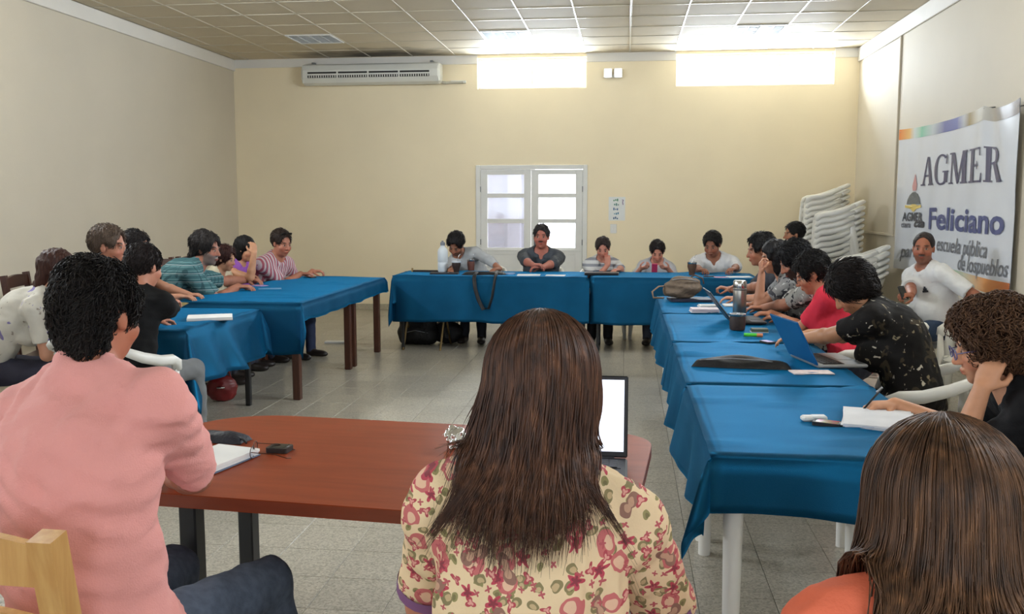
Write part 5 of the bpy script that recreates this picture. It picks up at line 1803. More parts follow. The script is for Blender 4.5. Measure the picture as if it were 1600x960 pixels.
b4 = person('person in a grey T-shirt looking down at a pink phone', (.34, 10.74), 270, tuple(on_y(1027, 393, 10.6)), hyaw=0, hpitch=30,
    lh=pt((.47, 10.30, .835), (-.6, -.5, .2), (-.3, .3, 1), .8), rh=pt((.17, 10.30, .835), (.6, -.5, .2), (.3, .3, 1), .8), shirt=C('light_grey_tee', (176, 176, 180)), sleeve='short', sleeve_len=.8, pants=(70, 74, 84),
    hair=dict(style='short', col=(30, 22, 22), t=.016, amp=.004, freq=60, locks=600, len=.028), skin=(196, 134, 112), s=.93)
chair_at(.34, 10.86, 270, 'white plastic chair under the person with the pink phone')
b5 = person('heavy-set dark-haired man in a white shirt looking down at the back table', (1.02, 10.72), 262, tuple(on_y(1113, 382, 10.52)), hyaw=-12, hpitch=24,
    lh=hz(1152, 432, ZB + .04, (-.5, -.8, 0)), rh=hz(1100, 428, ZB + .04, (.3, -.9, 0)), shirt=C('white_shirt_cloth', (216, 216, 218)), sleeve='long', sleeve_len=.4, pants=(50, 52, 60),
    hair=dict(style='short', col=(24, 20, 20), t=.017, amp=.004, freq=60, locks=600, len=.028), skin=(150, 98, 76), w=1.2, s=1.08, vneck=True, lpole=(-1, .1, -.4), rpole=(1, .1, -.4), fo=dict(fat=.006))
chair_at(1.02, 10.84, 262, 'white plastic chair under the man in the white shirt')

# ---- left side
tl = person('large bearded man in a teal checked shirt with both arms on the table', (-3.98, 7.52), 12, tuple(on_y(322, 389, 7.72)), hyaw=-14, hpitch=8,
    lh=hz(392, 438, ZL + .045, (1, -.05, 0), DN, .6), rh=hz(372, 448, ZL + .045, (1, .05, 0), DN, .6), shirt=pattern('teal_check_cloth', (70, 110, 116), [('Z', .035, .22, (120, 160, 162), .7, 0), ('X', .035, .22, (44, 76, 84), .7, .1), ('Z', .07, .08, (210, 220, 220), .5, .3)]), sleeve='short', sleeve_len=.82, pants=(50, 52, 60),
    hair=dict(style='bushy', col=(34, 30, 30), col2=(58, 52, 50), t=.020, amp=.006, freq=60, locks=1200, len=.035, vol=[(0, -.09, -.06, .055, .035, .05)]), skin=(176, 118, 96), s=1.16, w=1.36, belly=.05, collar=True,
    fo=dict(beard=(120, 114, 110), beard_a=.8, brow=(60, 52, 50)), slouch=.06, lpole=(-.7, -.2, -.7), rpole=(.7, -.2, -.7))
wood_chair('dark', -4.12, 7.50, 12, 'dark wooden chair under the man in the teal shirt', DWG)
sm = person('short woman with reddish brown hair in a cream blouse leaning on the left table', (-3.92, 8.22), 5, tuple(on_y(352, 404, 8.18)), hyaw=-10, hpitch=14,
    lh=hz(400, 432, ZL + .04, (1, .1, 0)), rh=hz(392, 436, ZL + .04, (1, -.1, 0)), shirt=C('cream_blouse_cloth', (206, 196, 170)), sleeve='short', pants=(60, 60, 70),
    hair=dict(style='bushy', col=(58, 30, 26), t=.022, amp=.006, freq=60, locks=700, len=.035, vol=[(0, -.06, -.04, .08, .05, .06)]), skin=(190, 138, 108), s=.9, bust=.02, shirt_name='blouse')
wood_chair('dark', -4.02, 8.22, 5, 'dark wooden chair under the woman in the cream blouse', DWG)
pp = person('woman with long black hair in a purple top, hand raised to her face', (-3.90, 8.72), 0, tuple(on_y(383, 389, 8.66)), hyaw=-8, hpitch=16,
    lh=hz(412, 432, ZL + .04, (1, .1, 0)), rh=pt(tuple(on_y(397, 396, 8.42)), (-.2, .3, 1), (-.6, .6, 0), .6), shirt=C('purple_jersey', (158, 96, 186)), sleeve='none', pants=(50, 52, 66),
    hair=dict(style='long', col=(16, 13, 14), t=.017, amp=.004, freq=60, vol=[(0, -.08, -.06, .07, .04, .09), (0, -.09, -.14, .06, .03, .07), (.055, -.03, -.07, .03, .05, .07), (-.055, -.03, -.07, .03, .05, .07)]),
    skin=(202, 148, 114), s=.95, bust=.02, rpole=(.3, .5, -1), shirt_name='top')
wood_chair('dark', -4.02, 8.72, 0, 'dark wooden chair under the woman in the purple top', DWG)
rs = person('man in a red and white striped shirt with sunglasses on his head', (-3.70, 9.12), -20, tuple(on_y(440, 380, 9.05)), hyaw=-12, hpitch=14,
    lh=hz(488, 424, ZL + .05, (1, .1, 0), DN, .8), rh=hz(470, 428, ZL + .05, (1, .2, 0), DN, .8), shirt=pattern('red_striped_cloth', (206, 192, 194), [('X', .035, .45, (172, 62, 84), .85, 0), ('X', .07, .10, (96, 60, 96), .7, .3)]), sleeve='short', sleeve_len=.8, pants=(52, 60, 84),
    hair=dict(style='short', col=(48, 36, 30), t=.014, amp=.004, freq=60, locks=600, len=.025), skin=(178, 116, 92), s=1.06, w=1.12, collar=True, fo=dict(fat=.004), lpole=(-.8, 0, -.5), rpole=(.8, 0, -.5))
glasses(rs, (20, 20, 22), up=1, dark=True)
wood_chair('dark', -3.84, 9.18, -20, 'dark wooden chair under the man in the striped shirt', DWG)
bt = person('man in a black T-shirt seen from behind at the near left table', (-2.90, 5.06), 80, tuple(on_y(226, 417, 5.25)), hyaw=-8, hpitch=12,
    lh=pt((-3.05, 5.70, ZN + .05), (.5, .9, 0)), rh=hz(282, 470, ZN + .06, (-.1, 1, .1), DN, .8), shirt=C('black_tee', (13, 13, 15)), sleeve='short', sleeve_len=.74, pants=mat('grey_trouser_cloth', (112, 114, 116), .85, .06),
    hair=dict(style='short', col=(30, 22, 22), t=.015, amp=.004, freq=60, low=-.055, locks=1200, len=.025), skin=(186, 126, 102), s=1.04, w=1.14, rpole=(1, -.6, -.8), lpole=(-.8, -.2, -.6), slouch=.05)
plastic_chair(-2.92, 4.95, 80, 'white plastic armchair under the man in the black T-shirt', PLG)
gm = person('man with short greying brown hair behind the near left table', (-4.0, 6.38), 15, tuple(on_y(171, 385, 6.32)), hyaw=-10, hpitch=4,
    lh=pt((-3.52, 6.5, ZN + .05), (1, 0, 0)), rh=pt((-3.52, 6.3, ZN + .05), (1, 0, 0)), shirt=C('dark_grey_tee', (58, 58, 62)), sleeve='short',
    hair=dict(style='short', col=(74, 60, 50), col2=(98, 82, 70), t=.018, amp=.005, freq=60, locks=900, len=.025), skin=(180, 122, 98), s=1.1, hs=1.06)
wood_chair('dark', -4.16, 6.34, 15, 'dark wooden chair under the man with greying hair', DWG)
dk = person('dark-haired person half hidden beside the man in the teal shirt', (-4.05, 7.02), 10, tuple(on_y(213, 386, 7.0)), hyaw=-10, hpitch=14,
    lh=pt((-3.50, 7.1, ZL + .04), (1, 0, 0)), rh=pt((-3.50, 6.95, ZL + .04), (1, 0, 0)), shirt=C('charcoal_top_cloth', (40, 38, 42)),
    hair=dict(style='short', col=(28, 22, 22), t=.02, amp=.004, freq=60, locks=700, len=.03), skin=(190, 136, 110), s=.98)
wood_chair('dark', -4.02, 6.98, 10, 'dark wooden ladder-back chair between the man in black and the man in teal', DWG)
ww = person('woman with brown hair in a white blouse with purple print at the left', (-3.86, 5.18), 32, tuple(on_y(92, 424, 5.3)), hyaw=-14, hpitch=10,
    lh=pt((-3.45, 5.55, ZN + .05), (1, .3, 0)), rh=pt((-3.42, 5.35, ZN + .03), (1, .3, 0)), shirt=blotch('white_purple_print', (206, 202, 192), [(12, .64, (130, 120, 170), 6), (24, .68, (150, 140, 130), 9)]), sleeve='short', pants=(60, 60, 74),
    hair=dict(style='long', col=(48, 26, 22), col2=(66, 38, 30), t=.020, amp=.005, freq=60, locks=0, vol=[(0, -.08, -.06, .08, .045, .10), (0, -.10, -.14, .07, .04, .06)]), skin=(196, 142, 116), s=.99, bust=.02, shirt_name='blouse', slouch=.06)
wood_chair('dark', -4.02, 5.10, 32, 'dark wooden chair with rounded top under the woman in the white blouse', DWG)
wood_chair('dark', -3.75, 4.15, 80, 'dark wooden chair standing at the left edge of the photo', DWG)

# ================================================================== THINGS ON AND UNDER THE TABLES
M_paper = mat('white_paper', (226, 226, 224), .7, .03, 8)
M_ruled = pattern('ruled_paper', (224, 224, 226), [('Y', .009, .16, (150, 160, 190), .5, 0)], .7, 0)
M_silver = mat('silver_plastic', (150, 152, 156), .35, .04, 10, metal=.5)
M_key = mat('black_keys', (26, 26, 30), .5, .1, 10)
M_leather = mat('dark_leather', (46, 30, 24), .5, .2, 20, .2, 120)
M_chrome = mat('polished_steel', (196, 196, 194), .22, .03, 6, metal=1.0)
M_blackcloth = mat('black_nylon', (16, 16, 18), .6, .2, 20, .3, 120)

def laptop(p, deg, lid_deg, label, m_lid, m_base, m_screen, w=.35, d=.24, hgt=.225):
    """deg = direction the screen faces; lid_deg = opening angle."""
    r = empty('laptop', p, math.radians(deg - 90), label, 'laptop')
    MB().box(-w / 2, w / 2, 0, d, .004, .022, .006).build('base', m_base, r)
    kb = MB().box(-w / 2 + .02, w / 2 - .02, .03, d * .55, .021, .0235).build('keyboard', M_key, r)
    for j in range(4):
        for i in range(11):
            x = -w / 2 + .03 + i * (w - .06) / 11; y = .036 + j * (d * .55 - .04) / 4
            MB().box(x, x + (w - .06) / 11 - .004, y, y + .02, .023, .026, .001).build('key', M_key, kb)
    MB().box(-.045, .045, d * .62, d * .92, .021, .0232).build('touchpad', m_base, r)
    a = math.radians(lid_deg)
    Mx = Matrix.Translation((0, .0, .022)) @ Matrix.Rotation(math.pi - a, 4, 'X') if False else Matrix.Translation((0, 0, .022)) @ Matrix.Rotation(a - math.pi / 2, 4, 'X')
    ld = MB().box(-w / 2, w / 2, -.008, 0, 0, hgt, .004, M=Mx).build('lid', m_lid, r)
    MB().box(-w / 2 + .012, w / 2 - .012, 0.0, .0015, .018, hgt - .012, M=Mx).build('screen', m_screen, ld)
    MB().box(-w / 2 + .004, w / 2 - .004, -.0005, .0008, .006, hgt - .004, M=Mx).build('bezel', M_key, ld)
    MB().tube([(-w / 2 + .04, 0, .02), (w / 2 - .04, 0, .02)], .007, 8).build('hinge', m_base, r)
    for (x, y) in ((-w / 2 + .03, .03), (w / 2 - .03, .03), (-w / 2 + .03, d - .03), (w / 2 - .03, d - .03)):
        MB().tube([(x, y, 0), (x, y, .005)], .006, 6).build('foot', M_key, r)
    return r

def pad(name, p, deg, w, d, t, label, cat, m=None, cover=None, sheets=3, skew=.05, spiral=False):
    """Stack of paper: each sheet block slightly turned, with an optional cover board."""
    r = empty(name, p, math.radians(deg), label, cat)
    rr = random.Random(label)
    z = 0
    if cover is not None:
        MB().box(-w / 2 - .003, w / 2 + .003, -d / 2 - .003, d / 2 + .003, 0, .003, .001).build('cover', cover, r); z = .003
    for k in range(sheets):
        tt = t / sheets
        a = rr.uniform(-skew, skew)
        Mx = Matrix.Rotation(a, 4, 'Z') @ Matrix.Translation((rr.uniform(-.004, .004), rr.uniform(-.004, .004), 0))
        MB().box(-w / 2, w / 2, -d / 2, d / 2, z, z + tt * .96, .0004, M=Mx).build('sheet', m or M_paper, r)
        z += tt
    if spiral:
        for k in range(10):
            x = -w / 2 + w * (k + .5) / 10
            ring = [(x, d / 2 + .004 * math.cos(a), t / 2 + .003 + (t / 2 + .004) * math.sin(a)) for a in [2 * math.pi * q / 8 for q in range(9)]]
            MB().tube(ring, .0012, 4, cap=False).build('spiral_ring', M_silver, r)
    return r

def phone(p, deg, label, m=None, m_s=None, w=.062, d=.115, t=.010, tiltx=0):
    r = empty('phone', p, math.radians(deg), label, 'phone')
    if tiltx: r.rotation_euler = (math.radians(tiltx), 0, math.radians(deg))
    MB().prism(rounded_rect(-w / 2, w / 2, -d / 2, d / 2, .008, 4), 0, t).build('body', m or M_black, r)
    MB().prism(rounded_rect(-w / 2 + .004, w / 2 - .004, -d / 2 + .012, d / 2 - .012, .004, 3), t, t + .0008).build('screen', m_s or mat('phone_glass', (34, 36, 38), .12, .05), r)
    MB().box(-.008, .008, -d / 2 + .004, -d / 2 + .009, t, t + .0008).build('button', M_silver, r)
    return r

def cup(p, label, m, rim, h=.10, r0=.032, r1=.045, straw=True, cat='cup', name='mate_cup'):
    r = empty(name, p, 0, label, cat)
    MB().lathe([(r0 * .8, 0), (r0, .004), (r0 * 1.1, h * .3), (r1, h * .65), (r1 * .95, h * .92), (r1 * .86, h * .92), (r1 * .84, h * .75)], 20).build('bowl', m, r, auto=40)
    MB().lathe([(r1 * .97, h * .86), (r1 * 1.03, h * .90), (r1 * 1.03, h), (r1 * .90, h), (r1 * .88, h * .88)], 20).build('rim', rim, r, auto=40)
    MB().lathe([(.001, h * .82), (r1 * .86, h * .84), (r1 * .86, h * .80)], 16).build('leaves', mat('mate_leaves', (96, 104, 58), .9, .3, 80), r)
    if straw:
        MB().tube([(.01, 0, h * .4), (.02, .005, h * 1.2), (.032, .008, h * 1.5), (.045, .010, h * 1.55)], .0032, 6).build('straw', M_chrome, r, smooth=True)
    return r

zb, zr, zl, zn = ZB + .0075, ZR + .012, ZL + .0075, ZN + .0075
# ---- back table
w_ = on_z(692, 425.5, zb)
bo = empty('bottle', w_, 0, 'tall white translucent bottle on the back table before the bending man', 'bottle')
M_bot = mat('milky_plastic', (206, 212, 216), .3, .04, 10)
MB().lathe([(.045, 0), (.055, .01), (.057, .10), (.052, .11), (.057, .12), (.057, .22), (.05, .25), (.03, .275), (.022, .285), (.022, .30)], 20).build('body', M_bot, bo, auto=60)
MB().lathe([(.025, .295), (.026, .30), (.026, .325), (.012, .335), (.012, .345)], 16).build('cap', mat('grey_cap', (120, 126, 134), .5), bo, auto=40)
cup(on_z(713, 426.5, zb), 'dark mate cup with a white rim nearest the white bottle', M_leather, M_bot, h=.13, r0=.03, r1=.05)
cup(on_z(736, 424, zb), 'reddish brown mate cup on the back table right of the white bottle', mat('red_leather', (96, 52, 40), .5, .2, 20), M_chrome, h=.13, r0=.035, r1=.042)
pad('notebook', on_z(695, 428.5, zb), 3, .30, .12, .018, 'dark covered notebook on the back table under the mate cups', 'notebook', mat('dark_cover', (30, 30, 36), .5), None, 1)
# dark shoulder bag lying on the table with its strap hanging over the front edge
q = on_z(757, 429.5, zb)
bg_ = empty('shoulder_bag', q, 0, 'black flat bag on the back table, its strap looping down the cloth', 'bag')
def lump(w, d, h, seed):
    rr = random.Random(seed)
    pa, pb = rr.uniform(0, 6), rr.uniform(0, 6)
    def f_(s, t):
        x, y = (s - .5) * 2, (t - .5) * 2
        e = max(0, 1 - abs(x) ** 4) * max(0, 1 - abs(y) ** 4)
        return (x * w / 2 * (1 + .04 * math.sin(5 * t + pa)), y * d / 2 * (1 + .06 * math.sin(6 * s + pb)), h * e ** .4 * (.78 + .22 * math.sin(7 * s + pa) * math.cos(5 * t + pb)))
    mb = MB().grid(f_, 22, 12)
    mb.grid(lambda s, t: (lambda v: (v[0], v[1], 0.0))(f_(1 - s, t)), 22, 12)
    return mb
lump(.46, .16, .045, 3).build('bag_body', M_blackcloth, bg_, smooth=True)
fy = -(q.y - 9.46)
st = [(-.07, -.02, .03), (-.07, fy + .06, .02), (-.068, fy - .012, -.02), (-.055, fy - .03, -.12), (-.02, fy - .035, -.24), (.03, fy - .038, -.335), (.085, fy - .036, -.33), (.12, fy - .033, -.22), (.14, fy - .028, -.10), (.15, fy - .012, -.02), (.15, fy + .06, .02), (.14, -.02, .03)]
MB().tube(st, .020, 8, flat=.3).build('strap', M_blackcloth, bg_, smooth=True)
pad('folder', on_z(790, 428.5, zb), -4, .20, .12, .012, 'pale blue folder beside the black bag on the back table', 'folder', mat('pale_blue_card', (120, 150, 190), .6), None, 1)
pad('paper_sheets', on_z(826, 430.5, zb), 4, .24, .16, .008, 'white papers in front of the man with the moustache', 'papers')
pad('paper_sheets', on_z(868, 431, zb), -3, .20, .14, .006, 'thin white papers to the right of the folded hands on the back table', 'papers')
nb = empty('laptop', on_z(940, 430, zb), 0, 'closed dark laptop before the person in the striped polo', 'laptop')
MB().box(-.18, .18, -.10, .13, .003, .016, .006).build('base', M_key, nb)
MB().box(-.18, .18, -.10, .13, .017, .028, .006).build('lid', mat('dark_lid', (40, 42, 48), .4), nb)
MB().tube([(-.13, .13, .016), (.13, .13, .016)], .007, 8).build('hinge', M_key, nb)
phone((.32, 10.24, .845), 0, 'pink phone held up by the person in the grey T-shirt', mat('pink_case', (196, 60, 100), .4), tiltx=-55)
cup(on_z(1081, 430.5, zb), 'brown mate gourd standing by the man in the white shirt', mat('gourd', (84, 58, 40), .5, .2, 20), M_chrome, h=.14, r0=.03, r1=.048)
phone(on_z(1108, 433, zb), 80, 'black phone lying on the back table near the mate gourd')
pad('paper_sheets', on_z(1128, 434, zb), 0, .16, .10, .006, 'pink slip of paper before the man in the white shirt', 'papers', mat('pink_paper', (228, 150, 170), .7), None, 2)
pad('paper_sheets', on_z(1155, 434, zb), 8, .24, .14, .010, 'white papers at the right end of the back table', 'papers')

# ---- right row of tables
q = on_z(1066, 466, zr + .02)
hb = empty('handbag', q, math.radians(8), 'brown slouchy handbag with a strap at the far end of the right tables', 'bag')
F = Field()
F.ell((0, 0, .085), (.155, .085, .085), None, .03).ell((.02, 0, .12), (.12, .07, .06), None, .04).ell((-.06, .0, .05), (.10, .085, .05), None, .03)
F.plane((0, 0, .002), (0, 0, 1), .02)
V, Q = surface(lambda P, c=True: F(P, c) + (wob(P, .008, 38, 5) if c else 0), (-.18, -.11, -.01), (.18, .11, .2), .009)
np_mesh('bag_body', V, Q, mat('brown_canvas', (104, 88, 72), .7, .15, 14, .3, 90), hb)
MB().tube([(-.13, 0, .10), (-.20, -.03, .10), (-.26, -.06, .06), (-.255, -.09, .012), (-.17, -.10, .012)], .011, 8, flat=.5).build('strap', mat('tan_strap', (122, 98, 76), .6), hb, smooth=True)
MB().tube([(-.10, -.06, .155), (-.02, -.075, .165), (.06, -.07, .16), (.12, -.05, .14)], .004, 6).build('zip', M_silver, hb, smooth=True)
MB().tube([(.06, .02, .165), (.10, .0, .19), (.16, -.02, .165), (.17, -.03, .12)], .012, 8, flat=.5).build('flap', mat('brown_trim', (74, 50, 38), .6), hb, smooth=True)
cs = pad('laptop_case', on_z(1077, 470, zr), 6, .34, .22, .02, 'dark blue slim case under the brown handbag', 'case', mat('navy_case', (26, 32, 52), .5), None, 1)
pad('notepad', on_z(1108, 480, zr), 10, .16, .10, .018, 'white notepad behind the open black laptop', 'notepad')
pad('notepad', on_z(1100, 487.5, zr), 4, .20, .13, .025, 'thick pale notepad beside the open black laptop', 'notepad', mat('pale_pink_pages', (214, 200, 204), .7), M_paper, 2)
pad('paper_sheets', on_z(1165, 478, zr), 3, .34, .16, .008, 'long white papers beside the steel flask', 'papers')
M_scr = mat('dim_screen', (120, 132, 150), .15, .03, 3)
lp1 = laptop(on_z(1139, 503, zr), 3, 128, 'open black laptop seen edge on beside the steel flask', mat('black_lid', (22, 24, 30), .35), M_key, M_scr, w=.34, d=.22, hgt=.25)
fk = empty('flask', on_z(1155, 494, zr), 0, 'tall brushed steel vacuum flask on the right tables', 'flask')
MB().lathe([(.044, 0), (.047, .004), (.047, .19), (.044, .20), (.044, .215)], 24).build('body', mat('brushed_steel', (176, 172, 164), .28, .05, 10, metal=.9, stretch=(30, 30, 1)), fk, auto=50)
MB().lathe([(.046, .20), (.047, .205), (.047, .245), (.040, .255), (.02, .256)], 24).build('cup_lid', M_chrome, fk, auto=50)
MB().lathe([(.0475, .185), (.0485, .187), (.0485, .195), (.0475, .197)], 24).build('ring', M_steel, fk)
cup(on_z(1152, 516, zr), 'dark leather mate cup with steel rim in front of the steel flask', M_leather, M_chrome, h=.105, r0=.046, r1=.050, straw=False)
pad('notepad', on_z(1186, 519, zr), 0, .10, .07, .02, 'small dark green notepad next to the mate cup', 'notepad', mat('olive_cover', (84, 92, 76), .6), M_paper, 1)
er = empty('highlighter', on_z(1177, 527, zr), math.radians(-8), 'bright green highlighter on the blue cloth', 'marker')
MB().tube([(-.055, 0, .012), (.02, 0, .012)], .011, 10).build('barrel', mat('green_plastic', (90, 214, 60), .4), er, auto=40)
MB().tube([(.02, 0, .012), (.055, 0, .012)], .012, 10).build('cap', mat('orange_plastic', (226, 140, 96), .4), er, auto=40)
phone(on_z(1199, 536, zr), 30, 'small phone with pale lilac screen near the green highlighter', None, mat('lilac_screen', (196, 180, 232), .2, .03), .05, .09)
M_lidblue = mat('blue_lid', (22, 92, 150), .25, .05, 3)
lp2 = laptop(on_z(1256, 568, zr), 12, 118, 'open laptop with glossy blue lid before the woman in the dark flowered top', M_lidblue, M_silver, M_scr, w=.36, d=.25, hgt=.24)
q = on_z(1158, 572, zr)
sl = empty('laptop_sleeve', q, math.radians(-6), 'long black soft sleeve lying beside the blue-lidded laptop', 'sleeve')
lump(.46, .15, .05, 8).build('sleeve_body', M_blackcloth, sl, smooth=True)
MB().tube([(-.2, -.055, .03), (-.05, -.06, .045), (.1, -.058, .04), (.2, -.05, .025)], .003, 5).build('zip', M_silver, sl, smooth=True)
pad('paper_sheets', on_z(1268, 583, zr), 4, .19, .10, .006, 'white printed papers half under the blue-lidded laptop', 'papers', mat('printed_paper', (222, 206, 202), .7, .12, 40), None, 2)
pb = empty('eraser', on_z(1271, 658, zr), math.radians(6), 'small white eraser block on the nearest blue cloth', 'eraser')
MB().box(-.045, .045, -.02, .02, 0, .02, .006).build('block', M_paper, pb)
MB().box(-.01, .046, -.021, .021, -.0, .021, .004).build('sleeve', mat('eraser_sleeve', (210, 214, 216), .5), pb)
phone(on_z(1293, 665, zr), 66, 'dark phone with colourful screen on the nearest blue cloth', None, mat('colour_screen', (150, 150, 90), .2, .4, 30, rgb2=(170, 70, 110)), .058, .10, .014)
pad('notebook', on_z(1372, 660, zr), -14, .24, .30, .016, 'open white notebook under the curly-haired woman\'s pen', 'notebook', M_ruled, mat('grey_cover', (120, 120, 126), .6), 4, .06)
h0 = cy['Rw'] @ cy['wr'][1][1] + np.array((1.50, 3.12, 0))
pe = empty('pen', (h0[0] - .10, h0[1] - .02, h0[2] + .0), 0, 'slim dark pen in the hand of the curly-haired woman', 'pen')
MB().tube([(-.035, -.01, -.035), (-.03, -.008, -.028), (.05, .02, .06)], [.001, .004, .004], 8).build('barrel', M_black, pe, smooth=True)
MB().tube([(.03, .015, .045), (.052, .022, .064)], .0048, 8).build('cap', M_silver, pe, smooth=True)

# ---- left tables
pad('notebook', on_z(328, 499, zn), 24, .30, .22, .02, 'white spiral notebook at the corner of the near left table', 'notebook', M_paper, mat('grey_cover', (130, 130, 136), .6), 3, .03, True)
pad('book', on_z(296, 477, zn), 12, .14, .20, .03, 'small book with yellow edge beside the man in black', 'book', mat('yellow_pages', (208, 184, 120), .7), M_paper, 1)
pad('paper_sheets', on_z(436, 434, zl), 10, .24, .20, .012, 'white papers before the woman in purple', 'papers')
pad('folder', on_z(422, 452, zl), 20, .20, .16, .004, 'bright blue plastic folder before the man in teal', 'folder', mat('bright_blue_plastic', (60, 150, 205), .35), None, 1)
pad('leaflet', on_z(405, 447, zl), -20, .14, .10, .006, 'small purple printed leaflet on the left tables', 'leaflet', mat('leaflet_print', (170, 140, 190), .6, .2, 40), None, 2)
phone(on_z(487, 434, zl), 40, 'dark phone in front of the man in the striped shirt')
pad('paper_sheets', on_z(478, 431, zl), -10, .14, .10, .02, 'pinkish bundle of papers under the hands of the man in stripes', 'papers', mat('rose_paper', (210, 170, 168), .7), None, 2)

# ---- brown table
zc = .7515
pad('notebook', on_z(338, 722, zc), -14, .16, .22, .020, 'white thick notebook under the arm of the man in pink', 'notebook', M_paper, mat('blue_grey_cover', (90, 104, 130), .6), 2, .02)
q = on_z(343, 688, zc)
pc_ = empty('pouch', q, math.radians(-8), 'black soft pouch behind the white notebook on the brown table', 'pouch')
lump(.20, .075, .035, 12).build('pouch_body', mat('navy_black_cloth', (20, 22, 34), .6, .2, 30, .3, 120), pc_, smooth=True)
MB().tube([(.07, -.01, .02), (.10, -.015, .012), (.12, -.03, .006)], .004, 6).build('cord', M_blackcloth, pc_, smooth=True)
pn = empty('pen', on_z(372, 706, zc + .004), math.radians(-30), 'grey metal pen lying by the black pouch', 'pen')
MB().tube([(-.07, 0, .006), (.05, 0, .006)], .005, 8).build('barrel', M_steel, pn, smooth=True)
MB().tube([(.05, 0, .006), (.068, 0, .006)], [.005, .001], 8).build('tip', M_chrome, pn, smooth=True)
# folded spectacles
q = on_z(408, 712, zc)
eg = empty('eyeglasses', q, math.radians(14), 'thin-framed eyeglasses lying open on the brown table', 'eyeglasses')
m_eg = mat('thin_frame', (70, 44, 34), .3, .1, 10, metal=.5)
for s_ in (-1, 1):
    ring = [(-.022 + .003 * math.cos(a), s_ * .033 + .024 * math.cos(a), .020 + .018 * math.sin(a)) for a in [2 * math.pi * k / 16 for k in range(17)]]
    rim_ = MB().tube(ring, .0013, 6, cap=False).build('rim', m_eg, eg, smooth=True)
    MB().add(ring[:16], [tuple(range(16))]).build('lens', M_glass, rim_)
    MB().tube([(-.022, s_ * .058, .026), (.05, s_ * .062, .018), (.085, s_ * .058, .004), (.10, s_ * .05, .002)], .0014, 6).build('temple', m_eg, eg, smooth=True)
MB().tube([(-.022, -.010, .024), (-.024, 0, .028), (-.022, .010, .024)], .0013, 6).build('bridge', m_eg, eg, smooth=True)
phone(on_z(437, 705, zc), 86, 'small dark square phone next to the eyeglasses on the brown table', mat('dark_grey_case', (44, 42, 40), .4), None, .062, .072, .016)
q = on_z(712, 700, zc)
fo_ = empty('foil_wrapper', q, 0, 'crumpled silver foil wrapper on the brown table beside the laptop', 'wrapper')
F = Field(); F.ell((0, 0, .035), (.032, .03, .035), None, .01)
V, Q = surface(lambda P, c=True: F(P, c) + (wob(P, .012, 120, 4) if c else 0), (-.05, -.05, 0), (.05, .05, .085), .005)
np_mesh('foil', V, Q, mat('silver_foil', (225, 228, 232), .12, .03, 20, metal=1.0), fo_, smooth=False)
M_on = mat('lit_screen', (226, 232, 246), .2, .02, 3, emit=.9)
laptop((-.165, 2.80, zc), 270, 100, 'open black laptop with bright white screen in front of the woman in flowers', M_key, M_key, M_on, w=.36, d=.22, hgt=.25)

# ---- floor and chairs
q = on_z(650, 540, 0)
bp_ = empty('backpack', (q.x, q.y + .12, 0), 0, 'black backpack standing on the floor under the back table', 'backpack')
F = Field()
F.ell((0, 0, .17), (.20, .12, .19), None, .05).ell((.02, -.08, .12), (.15, .07, .10), None, .04)
for sx_ in (-1, 1):
    F.ell((sx_ * .13, 0, .10), (.10, .12, .11), None, .05).ell((sx_ * .11, 0, .26), (.10, .11, .10), None, .05)
F.plane((0, 0, .003), (0, 0, 1), .02)
V, Q = surface(lambda P, c=True: F(P, c) + (wob(P, .008, 30, 9) if c else 0), (-.24, -.2, 0), (.24, .16, .40), .012)
np_mesh('bag_body', V, Q, M_blackcloth, bp_)
MB().tube([(-.05, .02, .35), (-.04, .02, .40), (.04, .02, .40), (.05, .02, .35)], .010, 8).build('handle', M_blackcloth, bp_, smooth=True)
MB().tube([(-.12, -.13, .14), (0, -.155, .17), (.14, -.13, .14)], .004, 6).build('zip', M_silver, bp_, smooth=True)
q = on_z(675, 540, 0)
sb_ = empty('duffel_bag', (q.x + .14, q.y + .2, 0), 0, 'smaller black bag beside the backpack under the back table', 'bag')
F = Field(); F.ell((0, 0, .12), (.17, .10, .14), None, .04).plane((0, 0, .003), (0, 0, 1), .02)
V, Q = surface(lambda P, c=True: F(P, c) + (wob(P, .008, 30, 19) if c else 0), (-.2, -.14, 0), (.2, .14, .3), .012)
np_mesh('bag_body', V, Q, M_blackcloth, sb_)
MB().tube([(-.06, 0, .24), (-.04, 0, .33), (.04, 0, .33), (.06, 0, .24)], .008, 8).build('handle', M_blackcloth, sb_, smooth=True)
# folding trestle legs showing below the back cloth
M_brass = mat('dull_gold_metal', (150, 126, 84), .4, .1, 8, metal=.6)
tr = empty('folding_chair', (-2.13, 9.80, 0), math.radians(180), 'folding chair with thin gold-coloured legs behind the backpack', 'chair')
for s_ in (-1, 1):
    MB().tube([(s_ * .22, -.24, 0), (s_ * .22, .10, .44), (s_ * .21, -.02, .46)], .011, 8).build('leg', M_brass, tr, smooth=True)
    MB().tube([(s_ * .20, .26, 0), (s_ * .20, -.16, .55), (s_ * .20, -.22, .84)], .011, 8).build('leg', M_brass, tr, smooth=True)
MB().prism(rounded_rect(-.20, .20, -.17, .19, .05), .445, .465).build('seat', M_blackcloth, tr)
MB().box(-.2, .2, -.235, -.20, .64, .82, .012).build('backrest', M_blackcloth, tr)
pad('paper_sheets', on_z(525, 536, .001), 12, .24, .10, .02, 'white folded paper dropped on the floor under the wooden table', 'papers', None, None, 2, .1)
q = on_z(337, 632, 0)
rb_ = empty('red_bag', (q.x, q.y + .12, 0), .3, 'small dark red bag on the floor under the near left table', 'bag')
F = Field(); F.ell((0, 0, .10), (.12, .07, .11), None, .04).plane((0, 0, .003), (0, 0, 1), .02)
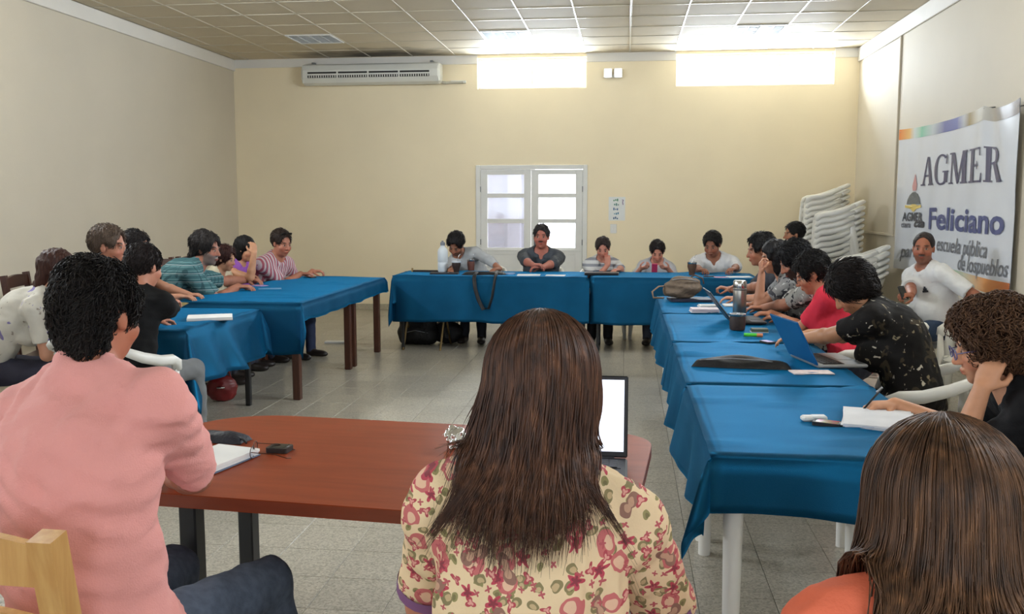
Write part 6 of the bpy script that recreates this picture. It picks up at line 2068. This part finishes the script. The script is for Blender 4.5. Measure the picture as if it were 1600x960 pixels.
V, Q = surface(lambda P, c=True: F(P, c) + (wob(P, .006, 40, 29) if c else 0), (-.15, -.1, 0), (.15, .1, .25), .011)
np_mesh('bag_body', V, Q, mat('dark_red_leather', (112, 26, 26), .4, .1, 20), rb_)
MB().tube([(-.07, 0, .18), (-.05, 0, .27), (.05, 0, .27), (.07, 0, .18)], .007, 8).build('handle', mat('red_strap', (120, 34, 30), .5), rb_, smooth=True)
MB().tube([(-.03, -.072, .12), (.03, -.072, .12)], .008, 8).build('clasp', M_chrome, rb_, smooth=True)
hk = empty('black_handbag', (-4.23, 4.98, .60), math.radians(32), 'black handbag hanging on the chair of the woman in the white blouse', 'bag')
F = Field(); F.ell((0, 0, .12), (.07, .15, .14), None, .04)
V, Q = surface(lambda P, c=True: F(P, c) + (wob(P, .008, 36, 39) if c else 0), (-.1, -.18, -.04), (.1, .18, .28), .011)
np_mesh('bag_body', V, Q, M_blackcloth, hk)
MB().tube([(0, -.08, .24), (.01, -.06, .40), (.02, .06, .40), (0, .08, .24)], .008, 8).build('strap', M_blackcloth, hk, smooth=True)
ph_ = wp['Rw'] @ (wp['wr'][1][1]) + np.array((2.56, 7.95, 0))
phone((ph_[0] - .08, ph_[1] - .05, ph_[2] + .02), 30, 'black phone in the hand of the man in the white polo', tiltx=60)
# small dark crest on the polo shirt
c0 = wp['at'](.66, -.075, .0)
dirs = wp['fwd']
P0 = np.array(c0)
for _ in range(60):
    if wp['cloth']((P0 + dirs * 0)[None].astype(f32), False)[0] > .004: break
    P0 = P0 + dirs * .004
mk = MB()
r_, t_ = wp['r'], wp['t']
for (a0, b0, a1, b1) in ((-.03, -.012, .03, .004), (-.018, .004, .018, .022), (-.007, .022, .007, .036)):
    mk.add([tuple(P0 + r_ * a + t_ * b + dirs * e) for e in (-.004, .003) for a, b in ((a0, b0), (a1, b0), (a1, b1), (a0, b1))],
           [(3, 2, 1, 0), (4, 5, 6, 7), (0, 1, 5, 4), (1, 2, 6, 5), (2, 3, 7, 6), (3, 0, 4, 7)])
tag(mk.build('chest_emblem', mat('crest_ink', (50, 56, 66), .7), wp['root']), kind='stuff')
